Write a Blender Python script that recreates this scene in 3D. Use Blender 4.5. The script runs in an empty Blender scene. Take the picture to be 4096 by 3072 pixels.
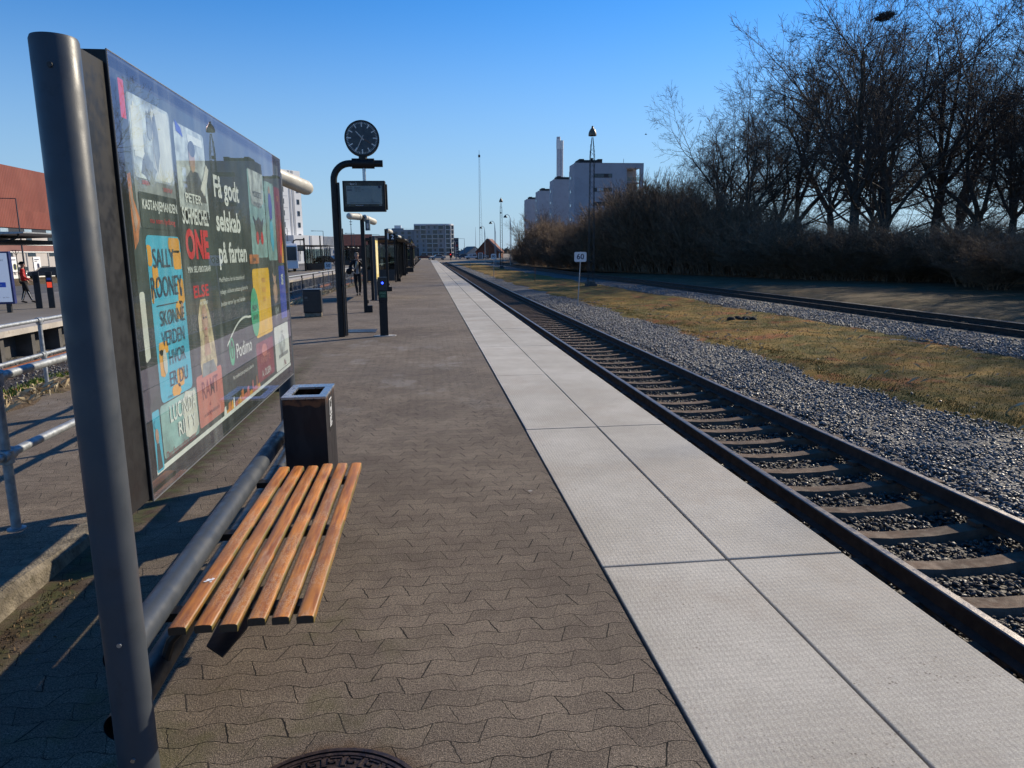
import bpy, bmesh, math, random
import numpy as np
from mathutils import Vector, Matrix, Euler
random.seed(7); rng = np.random.default_rng(7)
R = math.radians; PI = math.pi
S = bpy.context.scene
COL = S.collection

# ------------------------------------------------------------------ camera
cam_d = bpy.data.cameras.new('camera'); cam = bpy.data.objects.new('camera', cam_d); COL.objects.link(cam)
yaw, pitch, roll = R(6.65651), R(10.48683), R(-0.5186)
fw = Vector((math.sin(yaw)*math.cos(pitch), math.cos(yaw)*math.cos(pitch), -math.sin(pitch)))
rt = Vector((math.cos(yaw), -math.sin(yaw), 0)); up = rt.cross(fw)
r2 = rt*math.cos(roll)+up*math.sin(roll); u2 = up*math.cos(roll)-rt*math.sin(roll)
m = Matrix((r2, u2, -fw)).transposed().to_4x4(); m.translation = Vector((0, 0, 1.7)); cam.matrix_world = m
cam_d.sensor_width = 36; cam_d.lens = 2849.54/4096*36; cam_d.clip_start = .05; cam_d.clip_end = 6000
S.camera = cam
# ------------------------------------------------------------------ sky, sun, exposure
SUN_EL, SUN_AZ = 28.5, 57.2          # azimuth clockwise from +Y
w = bpy.data.worlds.new('World'); S.world = w; w.use_nodes = True
wn = w.node_tree.nodes; wl = w.node_tree.links
sky = wn.new('ShaderNodeTexSky'); sky.sky_type = 'NISHITA'; sky.sun_disc = False
sky.sun_elevation = R(SUN_EL); sky.sun_rotation = R(SUN_AZ)
sky.air_density = 1.0; sky.dust_density = 0.0; sky.ozone_density = 5.0; sky.altitude = 0
hs = wn.new('ShaderNodeHueSaturation'); hs.inputs['Saturation'].default_value = 1.27; hs.inputs['Hue'].default_value = .506; hs.inputs['Value'].default_value = 1.42
wl.new(sky.outputs[0], hs.inputs['Color'])
tc = wn.new('ShaderNodeTexCoord'); sx = wn.new('ShaderNodeSeparateXYZ'); wl.new(tc.outputs['Generated'], sx.inputs[0])
mr = wn.new('ShaderNodeMapRange'); mr.interpolation_type = 'SMOOTHSTEP'; wl.new(sx.outputs[2], mr.inputs[0])
for i_, v_ in zip((1, 2, 3, 4), (.34, -.02, 0., .9)): mr.inputs[i_].default_value = v_
mxc = wn.new('ShaderNodeMix'); mxc.data_type = 'RGBA'; wl.new(mr.outputs[0], mxc.inputs[0]); wl.new(hs.outputs[0], mxc.inputs[6]); mxc.inputs[7].default_value = (3.1, 4.7, 6.5, 1)   # pale blue air near the horizon
wl.new(mxc.outputs[2], wn['Background'].inputs[0]); wn['Background'].inputs[1].default_value = .088
sd = bpy.data.lights.new('sun', 'SUN'); sun = bpy.data.objects.new('sun', sd); COL.objects.link(sun)
sd.energy = 5.0; sd.angle = R(.55); sd.color = (1, .88, .69)
sv = Vector((math.sin(R(SUN_AZ))*math.cos(R(SUN_EL)), math.cos(R(SUN_AZ))*math.cos(R(SUN_EL)), math.sin(R(SUN_EL))))
sun.rotation_euler = sv.to_track_quat('Z', 'Y').to_euler(); sun.location = (30, 30, 60)
S.view_settings.view_transform = 'Standard'; S.view_settings.look = 'None'
S.view_settings.exposure = 0.34; S.view_settings.gamma = 1

# ------------------------------------------------------------------ node helpers
class NG:
    def __init__(s, name):
        s.m = bpy.data.materials.new(name); s.m.use_nodes = True
        s.t = s.m.node_tree; s.n = s.t.nodes; s.l = s.t.links; s.b = s.n['Principled BSDF']; s.out = s.n['Material Output']
    def put(s, sock, v):
        if isinstance(v, (int, float)):
            try: sock.default_value = v
            except TypeError: sock.default_value = (v, v, v)
        elif isinstance(v, tuple): sock.default_value = v if len(v) == len(sock.default_value) else v+(1,)
        elif v is not None: s.l.new(v, sock)
    def M(s, op, a, b=None, c=None, clamp=False):
        n = s.n.new('ShaderNodeMath'); n.operation = op; n.use_clamp = clamp
        for i, v in enumerate((a, b, c)):
            if v is not None: s.put(n.inputs[i], v)
        return n.outputs[0]
    def pos(s):
        if not hasattr(s, '_p'): s._p = s.n.new('ShaderNodeNewGeometry').outputs['Position']
        return s._p
    def obj(s):
        if not hasattr(s, '_o'): s._o = s.n.new('ShaderNodeTexCoord').outputs['Object']
        return s._o
    def xyz(s, v=None):
        n = s.n.new('ShaderNodeSeparateXYZ'); s.l.new(v or s.pos(), n.inputs[0]); return n.outputs
    def comb(s, x, y, z=0.):
        n = s.n.new('ShaderNodeCombineXYZ')
        for i, v in enumerate((x, y, z)): s.put(n.inputs[i], v)
        return n.outputs[0]
    def noise(s, scale, vec=None, detail=2, rough=.5, out=0):
        n = s.n.new('ShaderNodeTexNoise'); s.l.new(vec or s.pos(), n.inputs['Vector'])
        n.inputs['Scale'].default_value = scale; n.inputs['Detail'].default_value = detail; n.inputs['Roughness'].default_value = rough
        return n.outputs[out]
    def vor(s, scale, vec=None, feat='F1', out=0, rnd=1):
        n = s.n.new('ShaderNodeTexVoronoi'); n.feature = feat; s.l.new(vec or s.pos(), n.inputs['Vector'])
        n.inputs['Scale'].default_value = scale; n.inputs['Randomness'].default_value = rnd
        return n.outputs[out]
    def white(s, vec):
        n = s.n.new('ShaderNodeTexWhiteNoise'); s.l.new(vec, n.inputs['Vector']); return n.outputs[0]
    def ramp(s, v, a, b, c0=0., c1=1., smooth=True):
        n = s.n.new('ShaderNodeMapRange'); n.interpolation_type = 'SMOOTHSTEP' if smooth else 'LINEAR'
        s.put(n.inputs[0], v)
        for i, q in zip((1, 2, 3, 4), (a, b, c0, c1)): n.inputs[i].default_value = q
        return n.outputs[0]
    def mix(s, f, a, b, mode='MIX'):
        n = s.n.new('ShaderNodeMix'); n.data_type = 'RGBA'; n.blend_type = mode
        s.put(n.inputs[0], f); s.put(n.inputs[6], a); s.put(n.inputs[7], b); return n.outputs[2]
    def scalev(s, vec, sc):
        n = s.n.new('ShaderNodeVectorMath'); n.operation = 'MULTIPLY'; s.l.new(vec, n.inputs[0]); n.inputs[1].default_value = sc; return n.outputs[0]
    def addv(s, a, b):
        n = s.n.new('ShaderNodeVectorMath'); n.operation = 'ADD'; s.put(n.inputs[0], a); s.put(n.inputs[1], b); return n.outputs[0]
    def bump(s, h, dist=.01, strength=1., prev=None):
        n = s.n.new('ShaderNodeBump'); n.inputs['Distance'].default_value = dist; n.inputs['Strength'].default_value = strength
        s.l.new(h, n.inputs['Height'])
        if prev is not None: s.l.new(prev, n.inputs['Normal'])
        return n.outputs[0]
    def fin(s, col=None, rough=None, metal=None, normal=None, spec=None):
        if col is not None: s.put(s.b.inputs['Base Color'], col)
        if rough is not None: s.put(s.b.inputs['Roughness'], rough)
        if metal is not None: s.put(s.b.inputs['Metallic'], metal)
        if spec is not None: s.put(s.b.inputs['Specular IOR Level'], spec)
        if normal is not None: s.l.new(normal, s.b.inputs['Normal'])
        return s.m
def c4(c, k=1.): return (c[0]*k, c[1]*k, c[2]*k, 1)
def pm(name, col, rough=.6, metal=0., var=.18, vs=3., bump=.0, bs=60., spec=.4, dirt=None, use_obj=False):
    g = NG(name); v = g.obj() if use_obj else g.pos()
    n1 = g.noise(vs, v, 4, .6); f = g.ramp(n1, .3, .7)
    c = g.mix(f, c4(col, 1-var), c4(col, 1+var))
    if dirt: c = g.mix(g.ramp(g.noise(vs*3.1, v, 6, .7), .52, .72, 0, .8), c, c4(dirt))
    r = g.ramp(g.noise(vs*2.3, v, 3), .3, .7, max(rough-.1, .03), min(rough+.12, 1))
    nm = g.bump(g.noise(bs, v, 3), bump) if bump else None
    return g.fin(c, r, metal, nm, spec)
def emis(name, col, e):
    g = NG(name); g.fin(c4(col), .4); g.b.inputs['Emission Color'].default_value = c4(col); g.b.inputs['Emission Strength'].default_value = e; return g.m
def glassmat(name, tint=(.8, .85, .85), ior=1.5, rough=.0):
    g = NG(name); g.n.remove(g.b)
    tr = g.n.new('ShaderNodeBsdfTransparent'); tr.inputs[0].default_value = c4(tint)
    gl = g.n.new('ShaderNodeBsdfGlossy'); gl.inputs['Roughness'].default_value = rough; gl.inputs[0].default_value = (1, 1, 1, 1)
    fr = g.n.new('ShaderNodeFresnel'); fr.inputs[0].default_value = ior
    mx = g.n.new('ShaderNodeMixShader'); bf = g.n.new('ShaderNodeNewGeometry').outputs['Backfacing']; g.l.new(g.M('MULTIPLY', fr.outputs[0], g.M('SUBTRACT', 1., bf)), mx.inputs[0]); g.l.new(tr.outputs[0], mx.inputs[1]); g.l.new(gl.outputs[0], mx.inputs[2])
    g.l.new(mx.outputs[0], g.out.inputs[0]); return g.m

# ------------------------------------------------------------------ mesh helpers
class MB:
    def __init__(s, o=(0, 0, 0)): s.v = []; s.f = []; s.mi = []; s.o = Vector(o); s.cur = 0
    def add(s, vs, fs, mi=None):
        k = len(s.v); s.v += [tuple(q) for q in vs]; s.f += [tuple(i+k for i in q) for q in fs]
        s.mi += [s.cur if mi is None else mi]*len(fs); return s
    def box(s, x0, y0, z0, x1, y1, z1, mi=None, rz=0, piv=None):
        vs = [Vector((x, y, z)) for z in (z0, z1) for y in (y0, y1) for x in (x0, x1)]
        if rz:
            p = Vector(piv or ((x0+x1)/2, (y0+y1)/2, 0)); M_ = Matrix.Rotation(rz, 3, 'Z')
            vs = [M_@(q-p)+p for q in vs]
        return s.add(vs, [(0, 2, 3, 1), (4, 5, 7, 6), (0, 1, 5, 4), (2, 6, 7, 3), (0, 4, 6, 2), (1, 3, 7, 5)], mi)
    def tube(s, p0, p1, r0, r1=None, n=12, caps=True, mi=None):
        return s.path([p0, p1], [r0, r0 if r1 is None else r1], n, caps, mi)
    def path(s, pts, rad, n=12, caps=True, mi=None):
        pts = [Vector(p) for p in pts]
        if isinstance(rad, (int, float)): rad = [rad]*len(pts)
        vs = []; pr = None
        for i, p in enumerate(pts):
            d = (pts[min(i+1, len(pts)-1)]-pts[max(i-1, 0)]).normalized()
            if pr is None:
                a = d.orthogonal().normalized()
            else:
                a = (pr-d*pr.dot(d)).normalized()
            pr = a; b = d.cross(a)
            for k in range(n):
                t = 2*PI*k/n; vs.append(p+(a*math.cos(t)+b*math.sin(t))*rad[i])
        fs = []
        for i in range(len(pts)-1):
            for k in range(n):
                k2 = (k+1) % n; fs.append((i*n+k, i*n+k2, (i+1)*n+k2, (i+1)*n+k))
        if caps: fs.append(tuple(range(n))[::-1]); fs.append(tuple(range((len(pts)-1)*n, len(pts)*n)))
        return s.add(vs, fs, mi)
    def poly(s, pts, mi=None): return s.add(pts, [tuple(range(len(pts)))], mi)
    def prism(s, pts2, z0, z1, mi=None, plane='xy', flip=False):
        n = len(pts2)
        def P(a, b, c): return {'xy': (a, b, c), 'yz': (c, a, b), 'xz': (a, c, b)}[plane]
        vs = [P(a, b, z0) for a, b in pts2]+[P(a, b, z1) for a, b in pts2]
        fs = [tuple(range(n))[::-1], tuple(range(n, 2*n))]+[(i, (i+1) % n, n+(i+1) % n, n+i) for i in range(n)]
        return s.add(vs, fs, mi)
    def lathe(s, prof, c=(0, 0, 0), n=24, mi=None, axis='z', caps=True):
        vs = []; 
        for r_, z in prof:
            for k in range(n):
                t = 2*PI*k/n; q = (r_*math.cos(t), r_*math.sin(t), z)
                if axis == 'y': q = (q[0], z, q[1])
                if axis == 'x': q = (z, q[0], q[1])
                vs.append((q[0]+c[0], q[1]+c[1], q[2]+c[2]))
        fs = [(i*n+k, i*n+(k+1) % n, (i+1)*n+(k+1) % n, (i+1)*n+k) for i in range(len(prof)-1) for k in range(n)]
        if caps and prof[0][0] > 1e-5: fs.append(tuple(range(n))[::-1])
        if caps and prof[-1][0] > 1e-5: fs.append(tuple(range((len(prof)-1)*n, len(prof)*n)))
        return s.add(vs, fs, mi)
    def build(s, name, mats, parent=None, smooth=False, bevel=0, seg=2):
        me = bpy.data.meshes.new(name)
        me.from_pydata([(q[0]-s.o.x, q[1]-s.o.y, q[2]-s.o.z) for q in s.v], [], s.f)
        if not isinstance(mats, (list, tuple)): mats = [mats]
        for q in mats: me.materials.append(q)
        me.polygons.foreach_set('material_index', s.mi); me.validate(); 
        bm = bmesh.new(); bm.from_mesh(me)
        if len(bm.faces) < 60000: bmesh.ops.recalc_face_normals(bm, faces=bm.faces)
        bm.to_mesh(me); bm.free()
        o = bpy.data.objects.new(name, me); COL.objects.link(o)
        if parent: o.parent = parent
        elif s.o.length > 0: o.location = s.o
        if bevel:
            b = o.modifiers.new('b', 'BEVEL'); b.width = bevel; b.segments = seg; b.limit_method = 'ANGLE'; b.angle_limit = R(40)
        if smooth:
            me.polygons.foreach_set('use_smooth', [True]*len(me.polygons)); me.set_sharp_from_angle(angle=R(smooth if smooth is not True else 40))
        return o
def fastmesh(name, V, F, mats, parent=None, mi=None, smooth=False, loc=None):
    me = bpy.data.meshes.new(name); k = F.shape[1]
    me.vertices.add(len(V)); me.vertices.foreach_set('co', np.ascontiguousarray(V, dtype=np.float32).ravel())
    me.loops.add(F.size); me.loops.foreach_set('vertex_index', np.ascontiguousarray(F, dtype=np.int32).ravel())
    me.polygons.add(len(F)); me.polygons.foreach_set('loop_start', np.arange(0, F.size, k, dtype=np.int32))
    me.polygons.foreach_set('loop_total', np.full(len(F), k, dtype=np.int32))
    if not isinstance(mats, (list, tuple)): mats = [mats]
    for q in mats: me.materials.append(q)
    if mi is not None: me.polygons.foreach_set('material_index', mi.astype(np.int32))
    if smooth: me.polygons.foreach_set('use_smooth', np.ones(len(F), dtype=bool))
    me.update(calc_edges=True)
    o = bpy.data.objects.new(name, me); COL.objects.link(o)
    if parent: o.parent = parent
    if loc: o.location = loc
    return o
def tag(o, label=None, cat=None, group=None, kind=None):
    if label: o['label'] = label
    if cat: o['category'] = cat
    if group: o['group'] = group
    if kind: o['kind'] = kind
    return o
def thing(name, label, cat, loc=(0, 0, 0), rz=0, group=None):
    o = bpy.data.objects.new(name, None); COL.objects.link(o); o.location = loc; o.rotation_euler = (0, 0, rz); o.empty_display_size = .2
    return tag(o, label, cat, group)
def struct(o): o['kind'] = 'structure'; return o
def dup(root, loc, rz=0, label=None, group=None, scale=None):
    r = root.copy(); COL.objects.link(r); r.location = loc; r.rotation_euler = (0, 0, rz)
    if scale: r.scale = scale
    if label: r['label'] = label
    if group: r['group'] = group
    for ch in list(root.children):
        c = ch.copy(); COL.objects.link(c); c.parent = r
        for gch in ch.children:
            d = gch.copy(); COL.objects.link(d); d.parent = c
    return r
def textgeo(txt, size, align='CENTER', bold=0.):
    cu = bpy.data.curves.new('t', 'FONT'); cu.body = txt; cu.size = size; cu.align_x = align; cu.align_y = 'CENTER'; cu.resolution_u = 3; cu.offset = bold
    o = bpy.data.objects.new('t', cu); COL.objects.link(o); dg = bpy.context.evaluated_depsgraph_get(); dg.update()
    me = bpy.data.meshes.new_from_object(o.evaluated_get(dg))
    vs = [v.co.copy() for v in me.vertices]; fs = [tuple(p.vertices) for p in me.polygons]
    bpy.data.objects.remove(o); bpy.data.curves.remove(cu); bpy.data.meshes.remove(me); return vs, fs
def put_text(mb, txt, size, fn, mi, align='CENTER', bold=0., width=None, sy=1.):
    vs, fs = textgeo(txt, size, align, bold)
    if not vs: return
    if width:
        xs = [v.x for v in vs]; k = width/(max(xs)-min(xs))
    else: k = 1
    mb.add([fn(v.x*k, v.y*sy) for v in vs], fs, mi)
def merge_in(mb, other): mb.add(other.v, other.f)
# ------------------------------------------------------------------ materials
def paver_material(name, tone=1.0):
    g = NG(name); P = g.pos(); x, y, z = g.xyz()
    wob = g.noise(3.0, P, 2); wob2 = g.noise(38, P, 2)
    x = g.M('ADD', x, g.M('MULTIPLY', g.M('SUBTRACT', wob2, .5), .012))
    y = g.M('ADD', y, g.M('ADD', g.M('MULTIPLY', g.M('SUBTRACT', wob, .5), .03), g.M('MULTIPLY', g.M('SUBTRACT', wob2, .5), .010)))
    L, H, A = .205, .1025, .021
    tri = g.M('PINGPONG', g.M('DIVIDE', x, L), .5)                       # 0..0.5..0
    tri = g.M('SUBTRACT', g.ramp(tri, .08, .42, 0, 1, False), .5)
    yy = g.M('DIVIDE', g.M('ADD', y, g.M('MULTIPLY', tri, A*1.05)), H)
    row = g.M('FLOOR', yy); fy = g.M('SUBTRACT', yy, row)
    par = g.M('MODULO', g.M('ABSOLUTE', row), 2.)
    sl = g.M('MULTIPLY', g.M('SUBTRACT', fy, .5), g.M('MULTIPLY', g.M('SUBTRACT', g.M('MULTIPLY', par, 2.), 1.), .2))
    xx = g.M('ADD', g.M('ADD', g.M('DIVIDE', x, L), g.M('MULTIPLY', par, .5)), g.M('ADD', sl, .25))
    colm = g.M('FLOOR', xx); fx = g.M('SUBTRACT', xx, colm)
    dy = g.M('MULTIPLY', g.M('MINIMUM', fy, g.M('SUBTRACT', 1., fy)), H)
    dx = g.M('MULTIPLY', g.M('MINIMUM', fx, g.M('SUBTRACT', 1., fx)), L)
    d = g.M('MINIMUM', dx, dy)
    cr = g.white(g.comb(colm, row, 5.5)); cw = g.ramp(cr, .35, .98, .0002, .0030); jn = g.noise(9., P, 4, .75)
    jw = g.ramp(jn, .42, .74, .0002, .0026)
    j1 = g.M('MULTIPLY', g.M('SUBTRACT', 1., g.ramp(g.M('SUBTRACT', dy, jw), 0, .0014)), g.ramp(g.noise(17., P, 3, .7), .36, .54, .5, 1.)); j1 = g.M('MULTIPLY', j1, g.ramp(y, 3.2, 8., 1., .3))
    j2 = g.M('MULTIPLY', g.M('SUBTRACT', 1., g.ramp(g.M('SUBTRACT', dx, g.M('ADD', cw, g.M('MULTIPLY', jw, .5))), 0, .0012)), g.ramp(cr, .15, .5, .25, 1.))
    joint = g.M('MAXIMUM', j1, j2)
    joint = g.M('MULTIPLY', joint, g.ramp(y, 9, 40, 1, .45, False))
    cell = g.comb(colm, row, 3.3); rnd = g.white(cell)
    agg = g.noise(330., P, 2, .8); agg2 = g.vor(260., P)
    patch = g.noise(.55, P, 5, .6); patch2 = g.noise(4.2, P, 5, .65)
    base = g.mix(g.ramp(patch, .3, .72), (.118*tone, .092*tone, .068*tone, 1), (.200*tone, .161*tone, .121*tone, 1))
    base = g.mix(g.ramp(patch2, .3, .75, 0, .55), base, (.085*tone, .064*tone, .05*tone, 1))
    base = g.mix(1., base, g.M('ADD', g.M('MULTIPLY', rnd, .2), .9), 'MULTIPLY')
    base = g.mix(1., base, g.ramp(agg, .3, .72, .5, 1.55), 'MULTIPLY'); base = g.mix(1., base, g.ramp(g.noise(150., P, 3, .9), .36, .64, .35, 1.65), 'MULTIPLY'); base = g.mix(1., base, g.ramp(g.noise(70., P, 3, .8), .35, .65, .8, 1.2), 'MULTIPLY')
    sp = g.ramp(g.vor(150., P), .1, .03, 0, 1); sp = g.M('MULTIPLY', sp, g.ramp(g.white(g.vor(150., P, out=2)), .62, .66))
    base = g.mix(g.M('MULTIPLY', sp, .7), base, (.36, .31, .22, 1))
    # chewing gum and pale blotches
    gum = g.ramp(g.vor(1.9, g.addv(P, g.scalev(g.noise(22, P, 2, out=1), (.02, .02, 0)))), .035, .022); gum = g.M('MULTIPLY', gum, g.ramp(g.white(g.vor(1.9, P, out=2)), .5, .52))
    base = g.mix(g.M('MULTIPLY', gum, .8), base, (.34, .32, .29, 1))
    # scattered grit / salt further up the platform; pale mid-distance sheen painted in as well
    grit = g.ramp(g.noise(1.3, g.scalev(P, (1, .55, 1)), 5, .7), .5, .68)
    grit = g.M('MULTIPLY', grit, g.M('MULTIPLY', g.ramp(y, 6, 9.5), g.ramp(y, 18, 14)))
    grit = g.M('MAXIMUM', grit, g.M('MULTIPLY', g.ramp(y, 5, 10, 0, .28), g.ramp(g.noise(.35, P, 4, .6), .35, .65)))
    gs = g.M('MULTIPLY', g.ramp(g.vor(55., P), .25, .1), g.ramp(g.white(g.vor(55., P, out=2)), .55, .6))
    base = g.mix(g.M('MULTIPLY', grit, g.M('ADD', g.M('MULTIPLY', gs, .7), .22)), base, (.45, .43, .4, 1))
    # moss and soil along the kerb, brown stain by the cover
    xo, yo, zo = g.xyz()
    md = g.M('ABSOLUTE', g.M('ADD', xo, 1.93)); ms = g.M('MULTIPLY', g.ramp(g.M('ADD', md, g.M('MULTIPLY', g.noise(5, P, 4, .7), .35)), .42, .17), g.ramp(yo, 14, 9))
    base = g.mix(g.M('MULTIPLY', ms, .85), base, g.mix(g.ramp(g.noise(9., P, 4), .4, .6), (.05, .03, .014, 1), (.055, .06, .015, 1)))
    moss = g.M('MULTIPLY', g.ramp(g.noise(1.6, P, 4, .7), .48, .66), g.M('MULTIPLY', g.ramp(yo, 4.6, 2.6), g.ramp(xo, .1, -.5)))
    base = g.mix(g.M('MULTIPLY', moss, .5), base, (.07, .07, .02, 1))
    mh = g.M('SQRT', g.M('ADD', g.M('POWER', g.M('ADD', xo, .34), 2.), g.M('POWER', g.M('SUBTRACT', yo, 1.96), 2.)))
    st = g.M('MULTIPLY', g.ramp(g.M('ADD', mh, g.M('MULTIPLY', g.noise(12, P, 4, .7), .16)), .46, .36), .75)
    base = g.mix(st, base, (.085, .048, .026, 1))
    base = g.mix(joint, base, (.012, .010, .008, 1))
    tilt = g.M('ADD', g.M('MULTIPLY', g.M('SUBTRACT', fx, .5), g.M('SUBTRACT', g.white(g.comb(colm, row, 1.1)), .5)), g.M('MULTIPLY', g.M('SUBTRACT', fy, .5), g.M('SUBTRACT', g.white(g.comb(colm, row, 7.1)), .5)))
    h = g.M('ADD', g.M('MULTIPLY', g.ramp(d, 0, .004), .2), g.M('MULTIPLY', tilt, .4))
    h = g.M('SUBTRACT', h, g.M('MULTIPLY', joint, 1.2))
    n1 = g.bump(h, .006, .8)
    n2 = g.bump(g.M('ADD', agg, agg2), .0022, .9, n1)
    return g.fin(base, g.ramp(agg, .3, .7, .7, .95), 0, n2, .2)
M_pave = paver_material('pavers')
def slab_material():
    g = NG('edge_slab_concrete'); P = g.pos(); x, y, z = g.xyz()
    k = PI/.0175
    a = g.M('SINE', g.M('MULTIPLY', g.M('ADD', x, g.M('MULTIPLY', y, .62)), k*.72)); b = g.M('SINE', g.M('MULTIPLY', g.M('SUBTRACT', x, g.M('MULTIPLY', y, .62)), k*.72))
    pat = g.M('MULTIPLY', a, b); pat = g.M('MULTIPLY', g.ramp(pat, -.25, .35), g.ramp(y, 9, 20, 1, 0))
    fine = g.noise(420., P, 3, .8); mid = g.noise(26., P, 4, .75); big = g.noise(.9, P, 4, .6)
    ri = g.n.new('ShaderNodeNewGeometry').outputs['Random Per Island']
    c = g.mix(g.ramp(big, .3, .7), (.41, .375, .315, 1), (.53, .495, .43, 1))
    c = g.mix(1., c, g.M('ADD', g.M('MULTIPLY', ri, .14), .90), 'MULTIPLY')
    c = g.mix(1., c, g.ramp(fine, .25, .75, .72, 1.2), 'MULTIPLY'); c = g.mix(1., c, g.ramp(g.noise(150., P, 4, .8), .32, .68, .72, 1.2), 'MULTIPLY'); c = g.mix(g.ramp(g.noise(1.1, g.addv(P, (3., 9., 1.)), 6, .7), .48, .72, 0, .45), c, (.33, .27, .21, 1))
    c = g.mix(g.ramp(mid, .45, .75, 0, .35), c, (.36, .335, .30, 1))
    c = g.mix(g.M('MULTIPLY', g.M('SUBTRACT', 1., pat), g.ramp(g.noise(6., P, 4), .3, .7, .06, .3)), c, (.25, .23, .21, 1))
    cl = g.ramp(g.noise(2.3, P, 5, .72), .50, .66); sp = g.ramp(g.vor(52., P), .34, .14)
    dark = g.M('MULTIPLY', cl, g.M('MULTIPLY', sp, g.ramp(g.white(g.vor(52., P, out=2)), .5, .55)))
    c = g.mix(g.M('MULTIPLY', dark, .85), c, (.1, .075, .055, 1))
    sp2 = g.M('MULTIPLY', g.ramp(g.vor(60., P), .16, .06), g.ramp(g.white(g.vor(60., P, out=2)), .82, .84))
    c = g.mix(g.M('MULTIPLY', sp2, .8), c, (.16, .14, .12, 1))
    rs = g.M('MULTIPLY', g.ramp(g.vor(2.1, g.addv(P, g.scalev(g.noise(30, P, 2, out=1), (.03, .03, 0)))), .045, .02), g.ramp(g.white(g.vor(2.1, P, out=2)), .78, .8))
    c = g.mix(g.M('MULTIPLY', rs, .7), c, (.36, .17, .08, 1))
    n1 = g.bump(pat, .0009, .7); n2 = g.bump(g.M('ADD', fine, g.M('MULTIPLY', mid, .6)), .0018, .8, n1)
    return g.fin(c, .82, 0, n2, .3)
M_slab = slab_material()
M_conc = pm('weathered_concrete', (.17, .145, .11), .92, 0, .4, 9, .012, 70, .2, (.05, .045, .025))
M_concd = pm('dark_concrete', (.09, .085, .08), .9, 0, .3, 2, .006, 40, .3)
M_fill = pm('joint_filler', (.016, .014, .012), .95, 0, .4, 30, .01, 120, .2)
def ballast_material(name, c1_, c2_, sc=24.):
    g = NG(name); P = g.pos(); x, y, z = g.xyz()
    id_ = g.vor(sc, P, out=1); d = g.vor(sc, P, 'F1', 0)
    rr = g.white(g.vor(sc, P, out=2))
    c = g.mix(rr, c1_, c2_); c = g.mix(g.ramp(d, .25, .75, 0, .85), c, (.012, .012, .012, 1))
    c = g.mix(g.ramp(g.noise(.8, P, 4), .4, .7, 0, .4), c, (.06, .045, .03, 1))
    n = g.bump(g.M('SUBTRACT', g.M('MULTIPLY', rr, .7), g.M('MULTIPLY', d, 1.3)), .035, 1.)
    return g.fin(c, .75, 0, n, .4)
M_bal = ballast_material('ballast_ground', (.06, .058, .055, 1), (.29, .275, .255, 1))
M_bald = ballast_material('oily_shaded_ballast_ground', (.025, .02, .016, 1), (.1, .08, .062, 1))
def stone_material(name, lo, hi, brown):
    g = NG(name); ri = g.n.new('ShaderNodeNewGeometry').outputs['Random Per Island']
    c = g.mix(g.ramp(ri, 0, 1, 0, 1, False), lo, hi)
    c = g.mix(g.ramp(g.M('FRACT', g.M('MULTIPLY', ri, 17.3)), .7, .9, 0, .8), c, brown)
    c = g.mix(g.ramp(g.noise(45, None, 3), .35, .7, 0, .4), c, (.03, .03, .03, 1))
    return g.fin(c, g.ramp(ri, 0, 1, .45, .85), 0, g.bump(g.noise(120, None, 3), .004), .5)
M_st1 = stone_material('grey_crushed_stone', (.055, .054, .053, 1), (.28, .27, .255, 1), (.16, .115, .08, 1))
M_st2 = stone_material('dirty_crushed_stone', (.018, .014, .011, 1), (.085, .068, .054, 1), (.12, .10, .085, 1))
def grass_material(name, a, b, c_, straw):
    g = NG(name); P = g.pos()
    n1 = g.noise(.62, P, 6, .75); n2 = g.noise(3., P, 5, .7); n3 = g.noise(46., P, 4, .8)
    c = g.mix(g.ramp(n1, .38, .62), a, b); c = g.mix(g.ramp(g.noise(.9, g.addv(P, (7., 3., 0.)), 5, .7), .52, .66), c, c_)
    c = g.mix(g.ramp(n2, .42, .72, 0, .6), c, straw); c = g.mix(1., c, g.ramp(n3, .25, .75, .4, 1.5), 'MULTIPLY')
    c = g.mix(g.ramp(g.noise(1.7, P, 5, .75), .62, .72, 0, .7), c, (.03, .02, .012, 1))
    return g.fin(c, .95, 0, g.bump(g.M('ADD', n3, g.M('MULTIPLY', n2, 2.)), .03, .9), .15)
M_grass = grass_material('mossy_verge', (.085, .08, .016, 1), (.26, .15, .03, 1), (.25, .075, .025, 1), (.27, .18, .08, 1))
M_bank = grass_material('thin_bank_grass', (.075, .06, .03, 1), (.13, .10, .06, 1), (.11, .065, .03, 1), (.19, .14, .085, 1))
M_leaf = grass_material('leaf_litter', (.05, .035, .022, 1), (.09, .06, .035, 1), (.13, .07, .035, 1), (.14, .11, .07, 1))
M_soil = grass_material('dry_soil', (.10, .07, .045, 1), (.16, .11, .07, 1), (.12, .10, .05, 1), (.3, .24, .15, 1))
M_sand = grass_material('pale_dirt', (.2, .16, .12, 1), (.3, .25, .2, 1), (.2, .17, .13, 1), (.34, .3, .25, 1))
M_asph = pm('asphalt', (.10, .095, .09), .9, 0, .2, .5, .004, 60, .3)
M_plaza = pm('plaza_paving', (.15, .135, .12), .9, 0, .15, .4, .004, 30, .3)
M_rail = pm('rusty_rail', (.052, .036, .028), .7, .2, .3, 6, .002, 90, .4)
M_railtop = pm('worn_rail_head', (.17, .15, .14), .45, .55, .2, 9, .001, 90, .5)
M_orail = pm('orange_rust', (.24, .085, .035), .85, 0, .3, 6, .002, 90, .3)
M_sleep = pm('sleeper_concrete', (.115, .074, .050), .85, 0, .3, 6, .006, 110, .3, (.05, .036, .026))
M_post = pm('grey_post_paint', (.046, .053, .063), .45, .0, .05, 5, .0002, 260, .35, (.036, .041, .048))
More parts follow.
